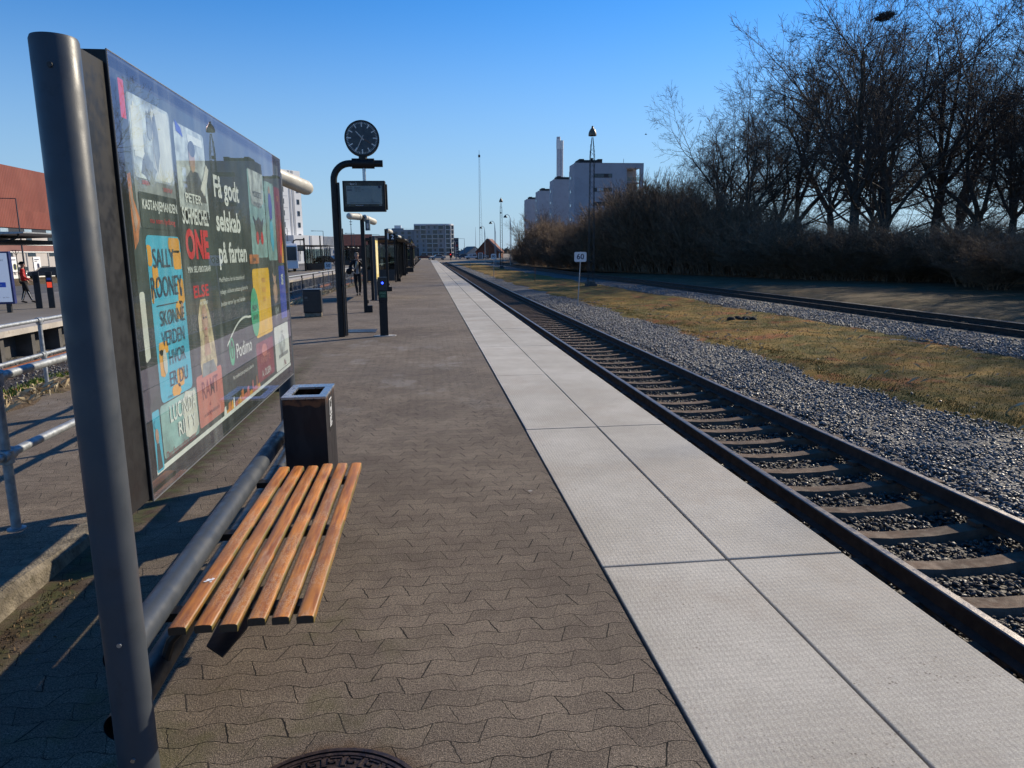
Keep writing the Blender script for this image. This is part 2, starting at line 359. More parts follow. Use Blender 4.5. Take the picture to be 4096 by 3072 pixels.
M_dark = pm('charcoal_paint', (.022, .023, .026), .42, .1, .15, 8, 0, 60, .45)
M_black = pm('black_paint', (.011, .011, .012), .5, 0, .06, 8, 0, 60, .3)
M_galv = pm('galvanised_pipe', (.30, .32, .34), .5, .55, .22, 18, .001, 200, .5)
M_steel = pm('brushed_steel', (.42, .44, .47), .32, .9, .12, 20)
M_white = pm('white_enamel', (.72, .72, .70), .5, 0, .1, 6, 0, 60, .4, (.4, .38, .33))
M_white2 = pm('white_print', (.75, .76, .77), .5, 0, .03)
M_navy = pm('navy_print', (.012, .016, .05), .5)
M_red = pm('red_print', (.5, .02, .02), .5)

# ------------------------------------------------------------------ ground, platforms and track beds
def s2(y): return 0. if y < 22 else .8*((y-22)/28.)**1.25 if y < 60 else .8*((38)/28.)**1.25+(y-60)*.03
def s3(y): return 0. if y < 30 else -1.7*min(1, (y-30)/70.)
g_ = MB(); g_.poly([(-4000, -400, -.95), (4000, -400, -.95), (4000, 5600, -.95), (-4000, 5600, -.95)])
struct(g_.build('ground', M_bank))
def strip(name, prof, ys, mat, wob=0., seed=1, edge=0.):
    """prof(y) -> list of (x, z) across; lofted along ys"""
    rg = np.random.default_rng(seed); V = []; n = None
    for y in ys:
        p = prof(y); n = len(p)
        for i, (x, z) in enumerate(p):
            V.append((x+(rg.normal()*edge if i in (0, n-1) else 0), y, z+(rg.normal()*wob if 0 < i < n-1 else 0)))
    F = [(j*n+i, j*n+i+1, (j+1)*n+i+1, (j+1)*n+i) for j in range(len(ys)-1) for i in range(n-1)]
    return fastmesh(name, np.array(V), np.array(F), mat, smooth=True)
ys_f = list(np.concatenate([np.arange(-6, 40, .5), np.arange(40, 190, 3)]))
struct(strip('track_ballast', lambda y: [(1.7, -.84), (3.0, -.84), (5.1, -.83), (5.45, -.76), (5.8, -.735), (7.0, -.73), (9.4, -.74)], ys_f, M_bal, .006))
struct(strip('worn_track_bed', lambda y: [(1.75, -.835), (2.6, -.83), (3.6, -.815), (4.3, -.815), (5.0, -.822), (5.35, -.80)], ys_f, M_bald, .004, 3, .05))
struct(strip('far_track_ballast', lambda y: [(11.2+s3(y), -.76), (13.+s3(y), -.72), (15.2+s3(y), -.70), (16+s3(y), -.77), (18.4+s3(y), -.77), (19.2+s3(y), -.71), (20.4+s3(y), -.9)], ys_f, M_bal, .006))
struct(strip('far_track_bed', lambda y: [(15.25+s3(y), -.71), (15.9+s3(y), -.755), (17.2+s3(y), -.755), (18.5+s3(y), -.755), (19.1+s3(y), -.72)], ys_f, M_bald, .004, 3, .08))  # oily ballast whose dark colour also carries the shade of the trees
gx = np.arange(7.2, 13.8, .2)
def vergep(y):
    e0 = 7.65+.22*math.sin(y*.9)+.15*math.sin(y*2.3+1)-(.9*min(1, max(0, (y-28)/30.))); e1 = 13.0+.2*math.sin(y*.7+2)+s3(y)
    xs = np.linspace(e0-.35, e1+.45, 32)
    return [(x, -.685+.03*math.sin(x*1.7+y*.5)+.015*math.sin(x*5+y*3.1)-.14*max(0, (e0-x)/.35)**1.-.14*max(0, (x-e1)/.45)) for x in xs]
struct(strip('grass_verge', vergep, list(np.arange(2, 40, .2))+list(np.arange(40, 160, 1.)), M_grass, .008, 5))
def bankp(y):
    a = 19.1+s3(y)
    return [(a, -.83), (a+.5, -.66), (a+2.5, -.58), (a+6, -.5), (a+12, -.42), (a+30, -.35), (a+80, -.3), (a+160, -.3)]
struct(strip('grass_bank', bankp, list(np.arange(-6, 180, 1.5)), M_bank, .02, 6))
wood_edge = [(36, 2), (31.8, 40), (28.2, 52), (22.6, 69), (18.5, 84), (17.5, 98), (17, 130), (18, 165), (19, 178)]
fl = MB()
for (xa, ya), (xb, yb) in zip(wood_edge[:-1], wood_edge[1:]):
    fl.poly([(xa-1, ya, -.5), (xa+110, ya, -.22), (xb+110, yb, -.22), (xb-1, yb, -.5)])
struct(fl.build('woodland_floor', M_leaf))
# near platform
pl = MB()
edge_l = [(-4.94, -6), (-4.94, 22), (-4.7, 25.6), (-4.45, 33.9), (-3.94, 40.2), (-3.3, 52), (-2.9, 62), (-2.8, 180)]
for (xa, ya), (xb, yb) in zip(edge_l[:-1], edge_l[1:]): pl.poly([(xa, ya, 0), (.892, ya, 0), (.892, yb, 0), (xb, yb, 0)])
struct(pl.build('platform_paving', M_pave))
bs = MB(); bs.prism([(-4.9, -6), (1.75, -6), (1.75, 180), (-2.85, 180), (-2.95, 62), (-4.0, 40), (-4.75, 25.6), (-4.9, 22)], -1., -.03)
struct(bs.build('platform_base', M_concd))
rp = MB()
def rz_(y): return .104 if y < 3.7 else .104-.10*min(1, (y-3.7)/1.35)
yr = [-6, 2, 3.7, 4.0, 4.4, 4.8, 5.05]
for a, b in zip(yr[:-1], yr[1:]):
    rp.poly([(-4.94, a, rz_(a)), (-2.19, a, rz_(a)), (-2.19, b, rz_(b)), (-4.94, b, rz_(b))])
rp.poly([(-4.94, -6, .1), (-4.94, -6, 0), (-4.94, 5.05, 0), (-4.94, 3.7, .1)])
struct(rp.build('raised_walkway', M_pave))
kb = MB(); yk = list(np.arange(-6, 5.06, .17))
ring = lambda y, j: [(-2.045+j*.006, y, -.02), (-2.06+j*.006, y, rz_(y)*.8), (-2.085+j*.008, y, rz_(y)+.002), (-2.12, y, rz_(y)+.006), (-2.2, y, rz_(y)+.005), (-2.2, y, -.02)]
V = []
for i, y in enumerate(yk): V += ring(y, random.uniform(-1, 1))
kb.add(V, [(i*6+k, i*6+(k+1) % 6, (i+1)*6+(k+1) % 6, (i+1)*6+k) for i in range(len(yk)-1) for k in range(6)]+[tuple(range((len(yk)-1)*6, len(yk)*6))])
struct(kb.build('kerb', M_conc))
# edge slabs
sl = MB(); fil = MB(); fil.box(.86, -6, -.12, 2.2, 169.4, -.04); struct(fil.build('slab_joint_filler', M_fill))
k = -3
y0s = 3.5752
while y0s+k*3.109 < 167:
    ya = y0s+k*3.109+.007; yb = ya+3.109-.014
    for xa, xb in ((.912, 1.617), (1.631, 2.31)):
        j = random.uniform(-.002, .002); jx = random.uniform(-.004, .004); jr = random.uniform(-.0008, .0008)
        sl.box(xa+jx, ya, -.16, xb+jx, yb, j, rz=jr)
    k += 1
struct(sl.build('platform_edge_slabs', M_slab, bevel=.006))
pw = MB(); pw.box(1.752, -6, -1., 1.98, 180, -.162); struct(pw.build('platform_wall', M_concd))
# other platform, its track bed and the square behind
ys_o = [-10, 0, 10, 22, 28, 34, 42, 50, 60, 75, 95, 120, 150, 180]
struct(strip('left_track_ballast', lambda y: [(-5.2+min(s2(y), 1.6), -.45), (-6.0+s2(y), -.72), (-6.9+s2(y), -.76), (-9.2+s2(y), -.76), (-10.6+s2(y), -.74)], list(np.arange(-10, 180, 1.)), M_bal, .01))
struct(strip('left_track_bed', lambda y: [(-6.75+s2(y), -.75), (-7.6+s2(y), -.745), (-8.6+s2(y), -.745), (-9.1+s2(y), -.75)], list(np.arange(-10, 180, 1.)), M_bald, .004, 3, .05))
# dry soil slope beside the near platform
def slope(y):
    e = np.interp(y, [q[1] for q in edge_l], [q[0] for q in edge_l])
    return [(e+.35, -.01), (e+.1, .03+.03*math.sin(y*2.1)), (e-.1, .04+.03*math.sin(y*1.3)), (e-.35, -.1), (e-.75, -.4), (min(e-1.1, -5.8+s2(y)+.3), -.66), (min(e-1.5, -5.9+s2(y)), -.85)]
so = strip('dry_soil_slope', slope, list(np.arange(-6, 60, .35)), M_soil, .03, 9, .06); struct(so)
op = MB(); 
for a, b in zip(ys_o[:-1], ys_o[1:]):
    xa, xb = -9.74+s2(a), -9.74+s2(b)
    op.add([(xa, a, 0), (xa-.9, a, 0), (xb-.9, b, 0), (xb, b, 0), (xa, a, -.14), (xb, b, -.14), (xa-.9, a, -.14), (xb-.9, b, -.14)], [(0, 1, 2, 3), (0, 3, 5, 4), (4, 5, 7, 6)])
struct(op.build('opposite_platform_edge', pm('pale_edge_concrete', (.42, .38, .33), .85, 0, .15, 2, .004, 60, .3, (.25, .2, .15))))
ow = MB()
for a, b in zip(ys_o[:-1], ys_o[1:]):
    xa, xb = -10.25+s2(a), -10.25+s2(b); ow.poly([(xa, a, -.14), (xb, b, -.14), (xb, b, -1), (xa, a, -1)])
y = -8
while y < 100:
    ow.box(-10.05+s2(y)-.2, y, -1, -9.86+s2(y), y+.16, -.141); y += 1.35
struct(ow.build('opposite_platform_wall', M_concd))
sq = MB()
for a, b in zip(ys_o[:-1], ys_o[1:]):
    xa, xb = -10.64+s2(a), -10.64+s2(b)
    sq.poly([(xa, a, -.003), (-18, a, -.003), (-18, b, -.003), (xb, b, -.003)]); 
struct(sq.build('opposite_platform_paving', M_plaza))
sr = MB(); sr.poly([(-18, -10, -.003), (-38, -10, -1.0), (-38, 400, -1.0), (-18, 400, -.003)]); sr.poly([(-38, -10, -1.0), (-400, -10, -1.05), (-400, 400, -1.05), (-38, 400, -1.0)]); sr.poly([(-18, 180, -.003), (-18, 400, -.003), (-6, 400, -.003), (-6, 180, -.003)])
struct(sr.build('bus_square', M_asph))
ln = MB()
for x, z in ((-20.5, -.11), (-27, -.43), (-36.5, -.9)): ln.poly([(x, -10, z+.006), (x-.14, -10, z-.001+.006), (x-.14, 300, z+.005), (x, 300, z+.006)])
struct(ln.build('kerb_line', M_conc))
fg = MB(); fg.add([(-6, 178, -.95), (400, 178, -.95), (400, 186, -.28), (-6, 186, -.28), (-6, 900, -.1), (400, 900, -.1), (-400, 400, -.1), (-400, 900, -.1), (-6, 400, -.1)], [(0, 1, 2, 3), (3, 2, 5, 4), (6, 8, 4, 7)])
struct(fg.build('level_crossing_ground', M_sand))
rd = MB(); rd.poly([(-60, 196, -.24), (160, 196, -.24), (160, 212, -.22), (-60, 212, -.22)]); struct(rd.build('crossing_road', M_asph))

# ------------------------------------------------------------------ railway tracks
def rail_prof(): return [(-.07, 0), (.07, 0), (.07, .012), (.012, .03), (.012, .115), (.036, .125), (.036, .152), (.026, .158), (-.026, .158), (-.036, .152), (-.036, .125), (-.012, .115), (-.012, .03), (-.07, .012)]
def make_track(name, label, cx, ztop, ys, mats, shift=lambda y: 0., n_sl=None, pitch=.62, y_first=-4., sl_mat=None):
    T_ = thing(name, label, 'railway track', (cx, 0, ztop-.17))
    P_ = rail_prof(); n = len(P_)
    for sx in (-1, 1):
        b = MB(); V = []
        for y in ys:
            for (a, c) in P_: V.append((sx*.7525+a+shift(y), y, c+.012))
        for j in range(len(ys)-1):
            for i in range(n):
                top = 1 if i in (7,) else 0
                b.add([], []); b.f.append((j*n+i, j*n+(i+1) % n, (j+1)*n+(i+1) % n, (j+1)*n+i)); b.mi.append(1 if i in (6, 7, 8) else 0)
        b.v = V; b.f.append(tuple(range(n))[::-1]); b.mi.append(0); b.f.append(tuple(range((len(ys)-1)*n, len(ys)*n))); b.mi.append(0)
        b.build('rail', mats, T_)
    # one concrete sleeper with dipped middle
    def sleeper(b, y, dx):
        xs = [-1.25, -1.0, -.75, -.5, -.2, .2, .5, .75, 1.0, 1.25]; zt = [-.01, 0, .004, -.018, -.045, -.045, -.018, .004, 0, -.01]
        V = []
        for x, z in zip(xs, zt): V += [(x+dx, y-.15, -.16), (x+dx, y-.09, z-.02), (x+dx, y-.078, z), (x+dx, y+.078, z), (x+dx, y+.09, z-.02), (x+dx, y+.15, -.16)]
        n_ = len(xs)
        b.add(V, [(i*6+k_, i*6+(k_+1) % 6, (i+1)*6+(k_+1) % 6, (i+1)*6+k_) for i in range(n_-1) for k_ in range(6)]+[tuple(range(6))[::-1], tuple(range((n_-1)*6, n_*6))])
        for sx in (-1, 1):
            for q in (-.12, .12): b.box(sx*.7525+q-.03+dx, y-.06, .0, sx*.7525+q+.03+dx, y+.06, .035)
    b0 = MB(); sleeper(b0, 0, 0); first = b0.build('sleeper', sl_mat or M_sleep, T_)
    y = y_first; first.location = (shift(y), y, 0); i = 1
    y += pitch; rest = MB()
    while y < ys[-1]-2:
        if i < (n_sl or 60):
            c = first.copy(); COL.objects.link(c); c.location = (shift(y), y, 0); c.parent = T_; c.rotation_euler[2] = random.uniform(-.006, .006)
        else: sleeper(rest, y, shift(y))
        i += 1; y += pitch
    if rest.v: o = rest.build('sleeper', sl_mat or M_sleep, T_); o['kind'] = 'stuff'
    return T_
make_track('railway_track', 'railway track with concrete sleepers beside the pale platform edge', 4.13, -.55, [-6, 20, 60, 120, 184], [M_rail, M_railtop], n_sl=95, y_first=2.37)
make_track('railway_track', 'dark railway track in front of the bare trees beyond the grass verge', 17.2, -.58, list(range(-6, 185, 6)), [M_rail, M_rail], s3, n_sl=40, y_first=10)
make_track('railway_track', 'rusty orange railway track between the two platforms', -7.92, -.56, list(range(-8, 180, 4)), [M_orail, M_orail], s2, n_sl=60, y_first=3)

# ------------------------------------------------------------------ loose ballast stones (too many to count)
def rock_protos(k=7):
    out = []
    for i in range(k):
        bm = bmesh.new(); bmesh.ops.create_icosphere(bm, subdivisions=1, radius=1)
        rr = np.random.default_rng(i+50)
        s_ = np.array([rr.uniform(1.1, 1.6), rr.uniform(.6, 1.), rr.uniform(.4, .75)])
        V = np.array([v.co[:] for v in bm.verts])*s_; 
        for _ in range(6):                                   # chop flat facets
            nrm = rr.normal(size=3); nrm /= np.linalg.norm(nrm); dd = V@nrm; V = V-np.outer(np.clip(dd-.5, 0, None), nrm)
        F = np.array([[v.index for v in f.verts] for f in bm.faces]); bm.free(); out.append((V, F))
    return out
RP = rock_protos()
def scatter(name, X, Y, Z, size, mat, label, cat, seed=1):
    rg = np.random.default_rng(seed); n = len(X); Vs = []; Fs = []; off = 0
    for k_ in range(len(RP)):
        idx = np.where(np.arange(n) % len(RP) == k_)[0]; V, F = RP[k_]; m_ = len(idx)
        a = rg.uniform(0, 2*PI, m_); t = rg.normal(0, .45, m_); t2 = rg.normal(0, .45, m_); s_ = size[idx]
        ca, sa, ct, st, cu, su = np.cos(a), np.sin(a), np.cos(t), np.sin(t), np.cos(t2), np.sin(t2)
        W = V[None]*s_[:, None, None]
        x, y, z = W[..., 0], W[..., 1], W[..., 2]
        y, z = y*ct[:, None]-z*st[:, None], y*st[:, None]+z*ct[:, None]
        x, z = x*cu[:, None]-z*su[:, None], x*su[:, None]+z*cu[:, None]
        x, y = x*ca[:, None]-y*sa[:, None], x*sa[:, None]+y*ca[:, None]
        W = np.stack([x+X[idx][:, None], y+Y[idx][:, None], z+Z[idx][:, None]], -1)
        Vs.append(W.reshape(-1, 3)); Fs.append((F[None]+(np.arange(m_)*len(V))[:, None, None]).reshape(-1, 3)+off); off += m_*len(V)
    o = fastmesh(name, np.concatenate(Vs), np.concatenate(Fs), mat); tag(o, label, cat, kind='stuff'); return o
def ydist(n, a, b, rg):    # density falls with distance
    u = rg.uniform(0, 1, n); return a+(b-a)*u**1.6
rg = np.random.default_rng(3)
n = 17000; Y = ydist(n, 3.4, 26, rg); X = rg.uniform(3.2, 5.4, n)
ph = (Y-2.37) % .62; near = np.minimum(ph, .62-ph); keep = ~((near < .14) & (np.abs(X-4.13) < .62) & (rg.uniform(0, 1, n) > .0)); X, Y = X[keep], Y[keep]
Z = np.where(np.abs(X-4.13) < .9, -.80, -.775)+rg.normal(0, .012, len(X)); scatter('dirty_ballast', X, Y, Z, rg.uniform(.017, .036, len(X)), M_st2, 'dark brown crushed stone between the rails', 'gravel')
n = 40000; Y = ydist(n, 4.0, 40, rg); X = rg.uniform(5.2, 7.95, n)+.0*Y
X = np.where((X > 7.6) & (rg.uniform(0, 1, n) < .5), X-.9, X); sp_ = rg.uniform(0, 1, n) < .004; X = np.where(sp_, rg.uniform(7.7, 8.5, n), X)
Z = -.735+np.where(X < 5.5, -.03, 0)+np.where(X > 7.95, .05, 0)+rg.normal(0, .012, n); scatter('grey_ballast', X, Y, Z, rg.uniform(.018, .038, n)*(1+Y/90.), M_st1, 'loose grey ballast between the rail and the grass verge', 'gravel', 2)
n = 14000; Y = 12+(50-12)*rg.uniform(0, 1, n)**1.3; X = rg.uniform(12.9, 15.5, n)+np.array([s3(q) for q in Y]); Z = -.70+rg.normal(0, .012, n)
scatter('far_ballast', X, Y, Z, rg.uniform(.022, .042, n)*(1+Y/90.), M_st1, 'grey ballast strip between the grass verge and the dark far track', 'gravel', 3)
n = 5000; Y = rg.uniform(8, 34, n); X = rg.uniform(-9.7, -6.0, n)+np.array([s2(q) for q in Y]); Z = -.735+rg.normal(0, .012, n)
scatter('left_ballast', X, Y, Z, rg.uniform(.025, .045, n), M_st1, 'grey ballast between the rusty rails and the opposite platform', 'gravel', 4)
# grass blades and straws
def blades(name, X, Y, Z, h, mat, label, cat, seed=1, wd=.004, lean=.8):
    rg_ = np.random.default_rng(seed); n = len(X); a = rg_.uniform(0, 2*PI, n); ln_ = rg_.uniform(.2, 1, n)*lean
    dx, dy = np.cos(a)*ln_*h, np.sin(a)*ln_*h; px, py = -np.sin(a)*wd, np.cos(a)*wd
    V = np.stack([np.stack([X-px, Y-py, Z-.01], -1), np.stack([X+px, Y+py, Z-.01], -1), np.stack([X+dx*.45+px*.7, Y+dy*.45+py*.7, Z+h*.62], -1), np.stack([X+dx, Y+dy, Z+h*.8], -1)], 1).reshape(-1, 3)
    i = np.arange(n)[:, None]*4; F = np.concatenate([i+np.array([[0, 1, 2]]), i+np.array([[0, 2, 3]])]); return tag(fastmesh(name, V, F, mat), label, cat, kind='stuff')
def blade_mat(name, a, b):
    g = NG(name); ri = g.n.new('ShaderNodeNewGeometry').outputs['Random Per Island']; return g.fin(g.mix(ri, a, b), .8, 0, None, .2)
M_bl = blade_mat('olive_blades', (.11, .09, .018, 1), (.30, .19, .06, 1)); M_straw = blade_mat('straw', (.30, .22, .12, 1), (.5, .42, .28, 1)); M_gr = blade_mat('green_blades', (.09, .13, .02, 1), (.16, .2, .04, 1))
n = 46000; Y = 6+30*rg.uniform(0, 1, n)**1.5; X = rg.uniform(7.5, 13.1, n); ed_ = rg.uniform(0, 1, n) < .22; e0_ = 7.65+.22*np.sin(Y*.9)+.15*np.sin(Y*2.3+1)-.9*np.clip((Y-28)/30., 0, 1); X = np.where(ed_, e0_+.12+np.abs(rg.normal(0, .3, n)), X); zz = -.685+.03*np.sin(X*1.7+Y*.5)+.015*np.sin(X*5+Y*3.1)
blades('grass', X, Y, zz, rg.uniform(.012, .045, n), M_bl, 'short yellowed grass and moss on the verge between the tracks', 'grass', 1, .005)
n = 260; Y = rg.uniform(7, 30, n); X = rg.uniform(7.3, 13, n); blades('grass_straws', X, Y, np.full(n, -.66), rg.uniform(.05, .16, n), M_straw, 'pale dead straws lying on the verge', 'grass', 2, .004, 2.2)
n = 5200; Y = rg.uniform(3, 42, n); e = np.interp(Y, [q[1] for q in edge_l], [q[0] for q in edge_l]); X = e+rg.uniform(-.5, .3, n); blades('dry_straw', X, Y, np.where(X < e-.15, -.12, .02), rg.uniform(.04, .16, n), M_straw, 'dry straw and leaves along the soil slope behind the railing', 'dry grass', 3, .006, 1.8)
n = 2500; Y = rg.normal(10.4, .5, n); X = -5.15+rg.normal(0, .14, n); blades('green_tuft', X, Y, np.full(n, -.05), rg.uniform(.06, .13, n), M_gr, 'small green grass tuft beside the rusty track', 'grass', 4, .006, .7)
n = 420; Y = rg.uniform(2.4, 3.8, n); X = -1.98+np.abs(rg.normal(0, .09, n)); blades('kerb_debris', X, Y, np.full(n, .004), rg.uniform(.003, .011, n), blade_mat('kerb_dirt', (.05, .03, .015, 1), (.18, .12, .06, 1)), 'dead leaves and grit gathered at the foot of the kerb', 'debris', 5, .004, 2.5)
def board_glass():
    g = NG('dusty_board_glass'); g.n.remove(g.b); P = g.pos()
    tr = g.n.new('ShaderNodeBsdfTransparent'); tr.inputs[0].default_value = (.84, .89, .86, 1)
    gl = g.n.new('ShaderNodeBsdfGlossy'); gl.inputs['Roughness'].default_value = .008; gl.inputs[0].default_value = (.86, .76, 1., 1)
    df = g.n.new('ShaderNodeBsdfDiffuse'); df.inputs[0].default_value = (.42, .5, .46, 1)
    fr = g.n.new('ShaderNodeFresnel'); fr.inputs[0].default_value = 2.15
    st = g.noise(2.2, g.scalev(P, (1, 5, .7)), 6, .7); sm = g.noise(1.1, P, 4, .6)
    dirt = g.M('ADD', .06, g.M('MULTIPLY', g.ramp(st, .42, .72), g.ramp(sm, .35, .65, .03, .2)))
    dots = g.M('MULTIPLY', g.ramp(g.vor(34., P), .12, .05), g.ramp(g.white(g.vor(34., P, out=2)), .9, .92)); dirt = g.M('MAXIMUM', dirt, g.M('MULTIPLY', dots, .6))
    bf = g.n.new('ShaderNodeNewGeometry').outputs['Backfacing']
    m1 = g.n.new('ShaderNodeMixShader'); g.l.new(dirt, m1.inputs[0]); g.l.new(tr.outputs[0], m1.inputs[1]); g.l.new(df.outputs[0], m1.inputs[2])
    m2 = g.n.new('ShaderNodeMixShader'); g.l.new(g.M('MULTIPLY', fr.outputs[0], g.M('SUBTRACT', 1., bf)), m2.inputs[0]); g.l.new(m1.outputs[0], m2.inputs[1]); g.l.new(gl.outputs[0], m2.inputs[2])
    g.l.new(m2.outputs[0], g.out.inputs[0]); return g.m
# ------------------------------------------------------------------ advertising board with its posts and rails
T_ = thing('advertising_board', 'large glazed advertising board of book covers on two grey tube posts, beside the wooden bench', 'advertising board', (-1.05, 3.9, 0)); O = T_.location
def post_mb(x, y, h):
    b = MB(O); b.lathe([(.0605, 0), (.0605, h-.012), (.057, h-.003), (.045, h), (0, h)], (x, y, 0), 40); return b
for (x, y) in ((-.985, 2.2), (-1.087, 5.52)):
    p = post_mb(x, y, 2.285).build('post', M_post, T_, smooth=35)
    for z in (2.2, .52, .12): b = MB(O); b.lathe([(0, -.064), (.007, -.064), (.008, -.05), (0, -.05)], (x+.01, y, z), 10, axis='y'); b.build('bolt', M_dark if z > 2 else M_steel, p)
b = MB(O); b.path([(-1.005, 2.2, .437), (-1.075, 5.47, .437)], .052, 28, False); b.build('upper_rail', M_post, T_, smooth=True)
b = MB(O); b.path([(-1.03, 2.2, .20), (-1.10, 5.47, .20)], .05, 28, False); b.build('lower_rail', M_dark, T_, smooth=True)
b = MB(O)                                   # casing: open tray
x0, x1, ya, yb, za, zb = -1.105, -1.002, 2.575, 5.34, .832, 2.352
b.box(x0, ya, za, x1, ya+.014, zb); b.box(x0, yb-.014, za, x1, yb, zb); b.box(x0, ya+.014, za, x1, yb-.014, za+.014); b.box(x0, ya+.014, zb-.014, x1, yb-.014, zb)
b.box(x0, ya+.014, za+.014, -1.03, yb-.014, zb-.014)
b.build('casing', M_black, T_, bevel=.003)
b = MB(O); b.box(-1.15, 2.80, za+.03, -1.1055, 5.30, zb-.02); b.build('rear_case', M_black, T_)
for q in ((-1.04, 2.27, za+.01, -1.01, 2.574, zb-.04), ((-1.13, 5.28, zb-.1, -1.07, 5.5, zb-.04)), ((-1.13, 5.28, za+.06, -1.07, 5.5, za+.11))): b = MB(O); b.box(*q); b.build('bracket_and_filler', M_black, T_)  # first is a filler plate added to stop the light leak by the post
b = MB(O); b.add([(-.9985, ya+.002, za+.002), (-.9985, yb-.002, za+.002), (-.9985, yb-.002, zb-.002), (-.9985, ya+.002, zb-.002)], [(0, 1, 2, 3)]); b.build('glass', board_glass(), T_)
E_ = MB(O)
for (p, q) in (((ya, za), (yb, za)), ((ya, zb), (yb, zb)), ((ya, za), (ya, zb)), ((yb, za), (yb, zb))):
    E_.path([(-1.0, p[0], p[1]), (-1.0, q[0], q[1])], .003, 6)
E_.build('edge_trim', pm('trim_grey', (.10, .105, .11), .5), T_)
# poster: printed shapes at their place, flat on the sheet
def flat(name, col, rough=.5, var=.1, vs=5.):
    return pm(name, col, rough, 0, var, vs, 0)
PM = [flat('poster_green_black', (.028, .042, .038), .5, .5, 2.5), flat('poster_white', (.72, .74, .72)), flat('poster_cyan', (.05, .42, .62)), flat('poster_orange', (.72, .33, .03)),
      flat('poster_red', (.62, .015, .02)), flat('poster_navy_text', (.015, .04, .07)), flat('poster_pale_grey', (.45, .49, .50), .5, .5, 9), flat('poster_mid_grey', (.2, .22, .23), .5, .5, 7),
      flat('poster_salmon', (.55, .17, .13)), flat('poster_pale_teal', (.24, .40, .40), .5, .35, 6), flat('poster_skin', (.42, .26, .19), .5, .3, 14), flat('poster_blond', (.52, .42, .27), .5, .4, 18),
      flat('poster_yellow', (.82, .47, .01)), flat('poster_green', (.05, .42, .22)), flat('poster_maroon', (.22, .02, .035)), flat('poster_blue', (.02, .05, .45)), flat('poster_brown_glow', (.5, .16, .04), .5, .5, 10), flat('poster_charcoal', (.045, .05, .055)), flat('poster_offwhite_glow', (.62, .62, .57), .5, .2, 4)]
pb = MB(O)
def fn(layer):
    return lambda u, v: (-1.013+layer*.0007, u*.983, 1.7+(v-1.7)*.983)
def rr(u0, v0, u1, v1, mi, layer=1, r=.02, wig=0):
    pts = []
    for cx, cy, a0 in ((u1-r, v1-r, 0), (u0+r, v1-r, 90), (u0+r, v0+r, 180), (u1-r, v0+r, 270)):
        for k_ in range(5):
            a = R(a0+k_*22.5); pts.append((cx+r*math.cos(a)+random.uniform(-wig, wig), cy+r*math.sin(a)+random.uniform(-wig, wig)))
    pb.poly([fn(layer)(*p) for p in pts], mi)
def pl_(pts, mi, layer=1): pb.poly([fn(layer)(*p) for p in pts], mi)
def blob(u, v, ru, rv, mi, layer=2, n=18, wig=.0):
    pl_([(u+ru*math.cos(2*PI*k_/n)*(1+random.uniform(-wig, wig)), v+rv*math.sin(2*PI*k_/n)*(1+random.uniform(-wig, wig))) for k_ in range(n)], mi, layer)
def tx(s_, u, v, size, mi, layer=3, width=None, bold=0., align='CENTER', sy=1.):
    f_ = fn(layer); put_text(pb, s_, size, lambda a, c: f_(u+a, v+c), mi, align, bold, width, sy)
rr(2.715, .885, 5.42, 2.31, 0, 0, .004)
pl_([(2.715, .885), (5.42, .885), (5.42, .905), (2.715, .905)], 1, 1)
rr(2.72, 2.17, 2.765, 2.30, 4, 2, .004)
rr(2.78, 1.80, 3.21, 2.27, 7, 1); rr(2.79, 1.98, 3.20, 2.27, 6, 2); rr(2.80, 2.05, 2.90, 2.24, 18, 3, .03, .01); rr(3.0, 1.99, 3.19, 2.26, 18, 3, .04, .01)
blob(3.03, 2.13, .028, .10, 7, 4, 14, .2); blob(2.97, 2.18, .03, .06, 7, 4, 12, .3); blob(2.93, 2.02, .07, .045, 7, 4, 16, .3)
tx('KASTANJEMANDEN', 3.01, 1.885, .05, 1, 5, .37, .001); rr(2.80, 1.80, 3.20, 1.93, 0, 4, .01)
tx('SØREN', 2.88, 1.965, .022, 4, 5); tx('SVEISTRUP', 3.11, 1.955, .022, 4, 5); tx('nu som lydbog', 3.02, 1.83, .03, 4, 6, .27)
pl_([(2.715, 1.98), (2.745, 1.99), (2.75, 1.9), (2.795, 1.83), (2.76, 1.75), (2.72, 1.72)], 16, 3); pl_([(2.72, 1.93), (2.735, 1.94), (2.75, 1.87), (2.77, 1.82), (2.74, 1.78)], 10, 4)
# athlete biography: grey cover with a plain dark figure
rr(3.25, 1.86, 3.66, 2.25, 6, 1); rr(3.24, 1.58, 3.65, 1.90, 0, 1, .01)
pl_([(3.33, 1.94), (3.36, 2.03), (3.43, 2.07), (3.53, 2.07), (3.61, 2.0), (3.63, 1.94)], 17, 3); blob(3.46, 2.125, .042, .062, 10, 4); blob(3.465, 2.165, .045, .035, 17, 5)
pl_([(3.55, 2.0), (3.62, 2.07), (3.66, 2.12), (3.7, 2.1), (3.66, 2.04), (3.6, 1.97)], 18, 4)
pl_([(3.27, 2.26), (3.34, 2.235), (3.36, 2.20), (3.28, 2.215)], 15, 3); rr(3.42, 2.19, 3.63, 2.225, 1, 3, .01)
tx('PETER', 3.43, 1.945, .055, 1, 6, .23, .001); tx('SCHMEICHEL', 3.44, 1.865, .085, 1, 6, .37, .002, sy=1.15); tx('ONE', 3.43, 1.74, .155, 4, 6, .33, .007, sy=1.1); tx('MIN SELVBIOGRAFI', 3.43, 1.635, .038, 1, 6, .33, .0005)
tx('Få godt', 3.76, 2.03, .145, 1, 3, .48, .004, 'LEFT'); tx('selskab', 3.76, 1.865, .145, 1, 3, .47, .004, 'LEFT'); tx('på farten', 3.76, 1.705, .145, 1, 3, .56, .004, 'LEFT')
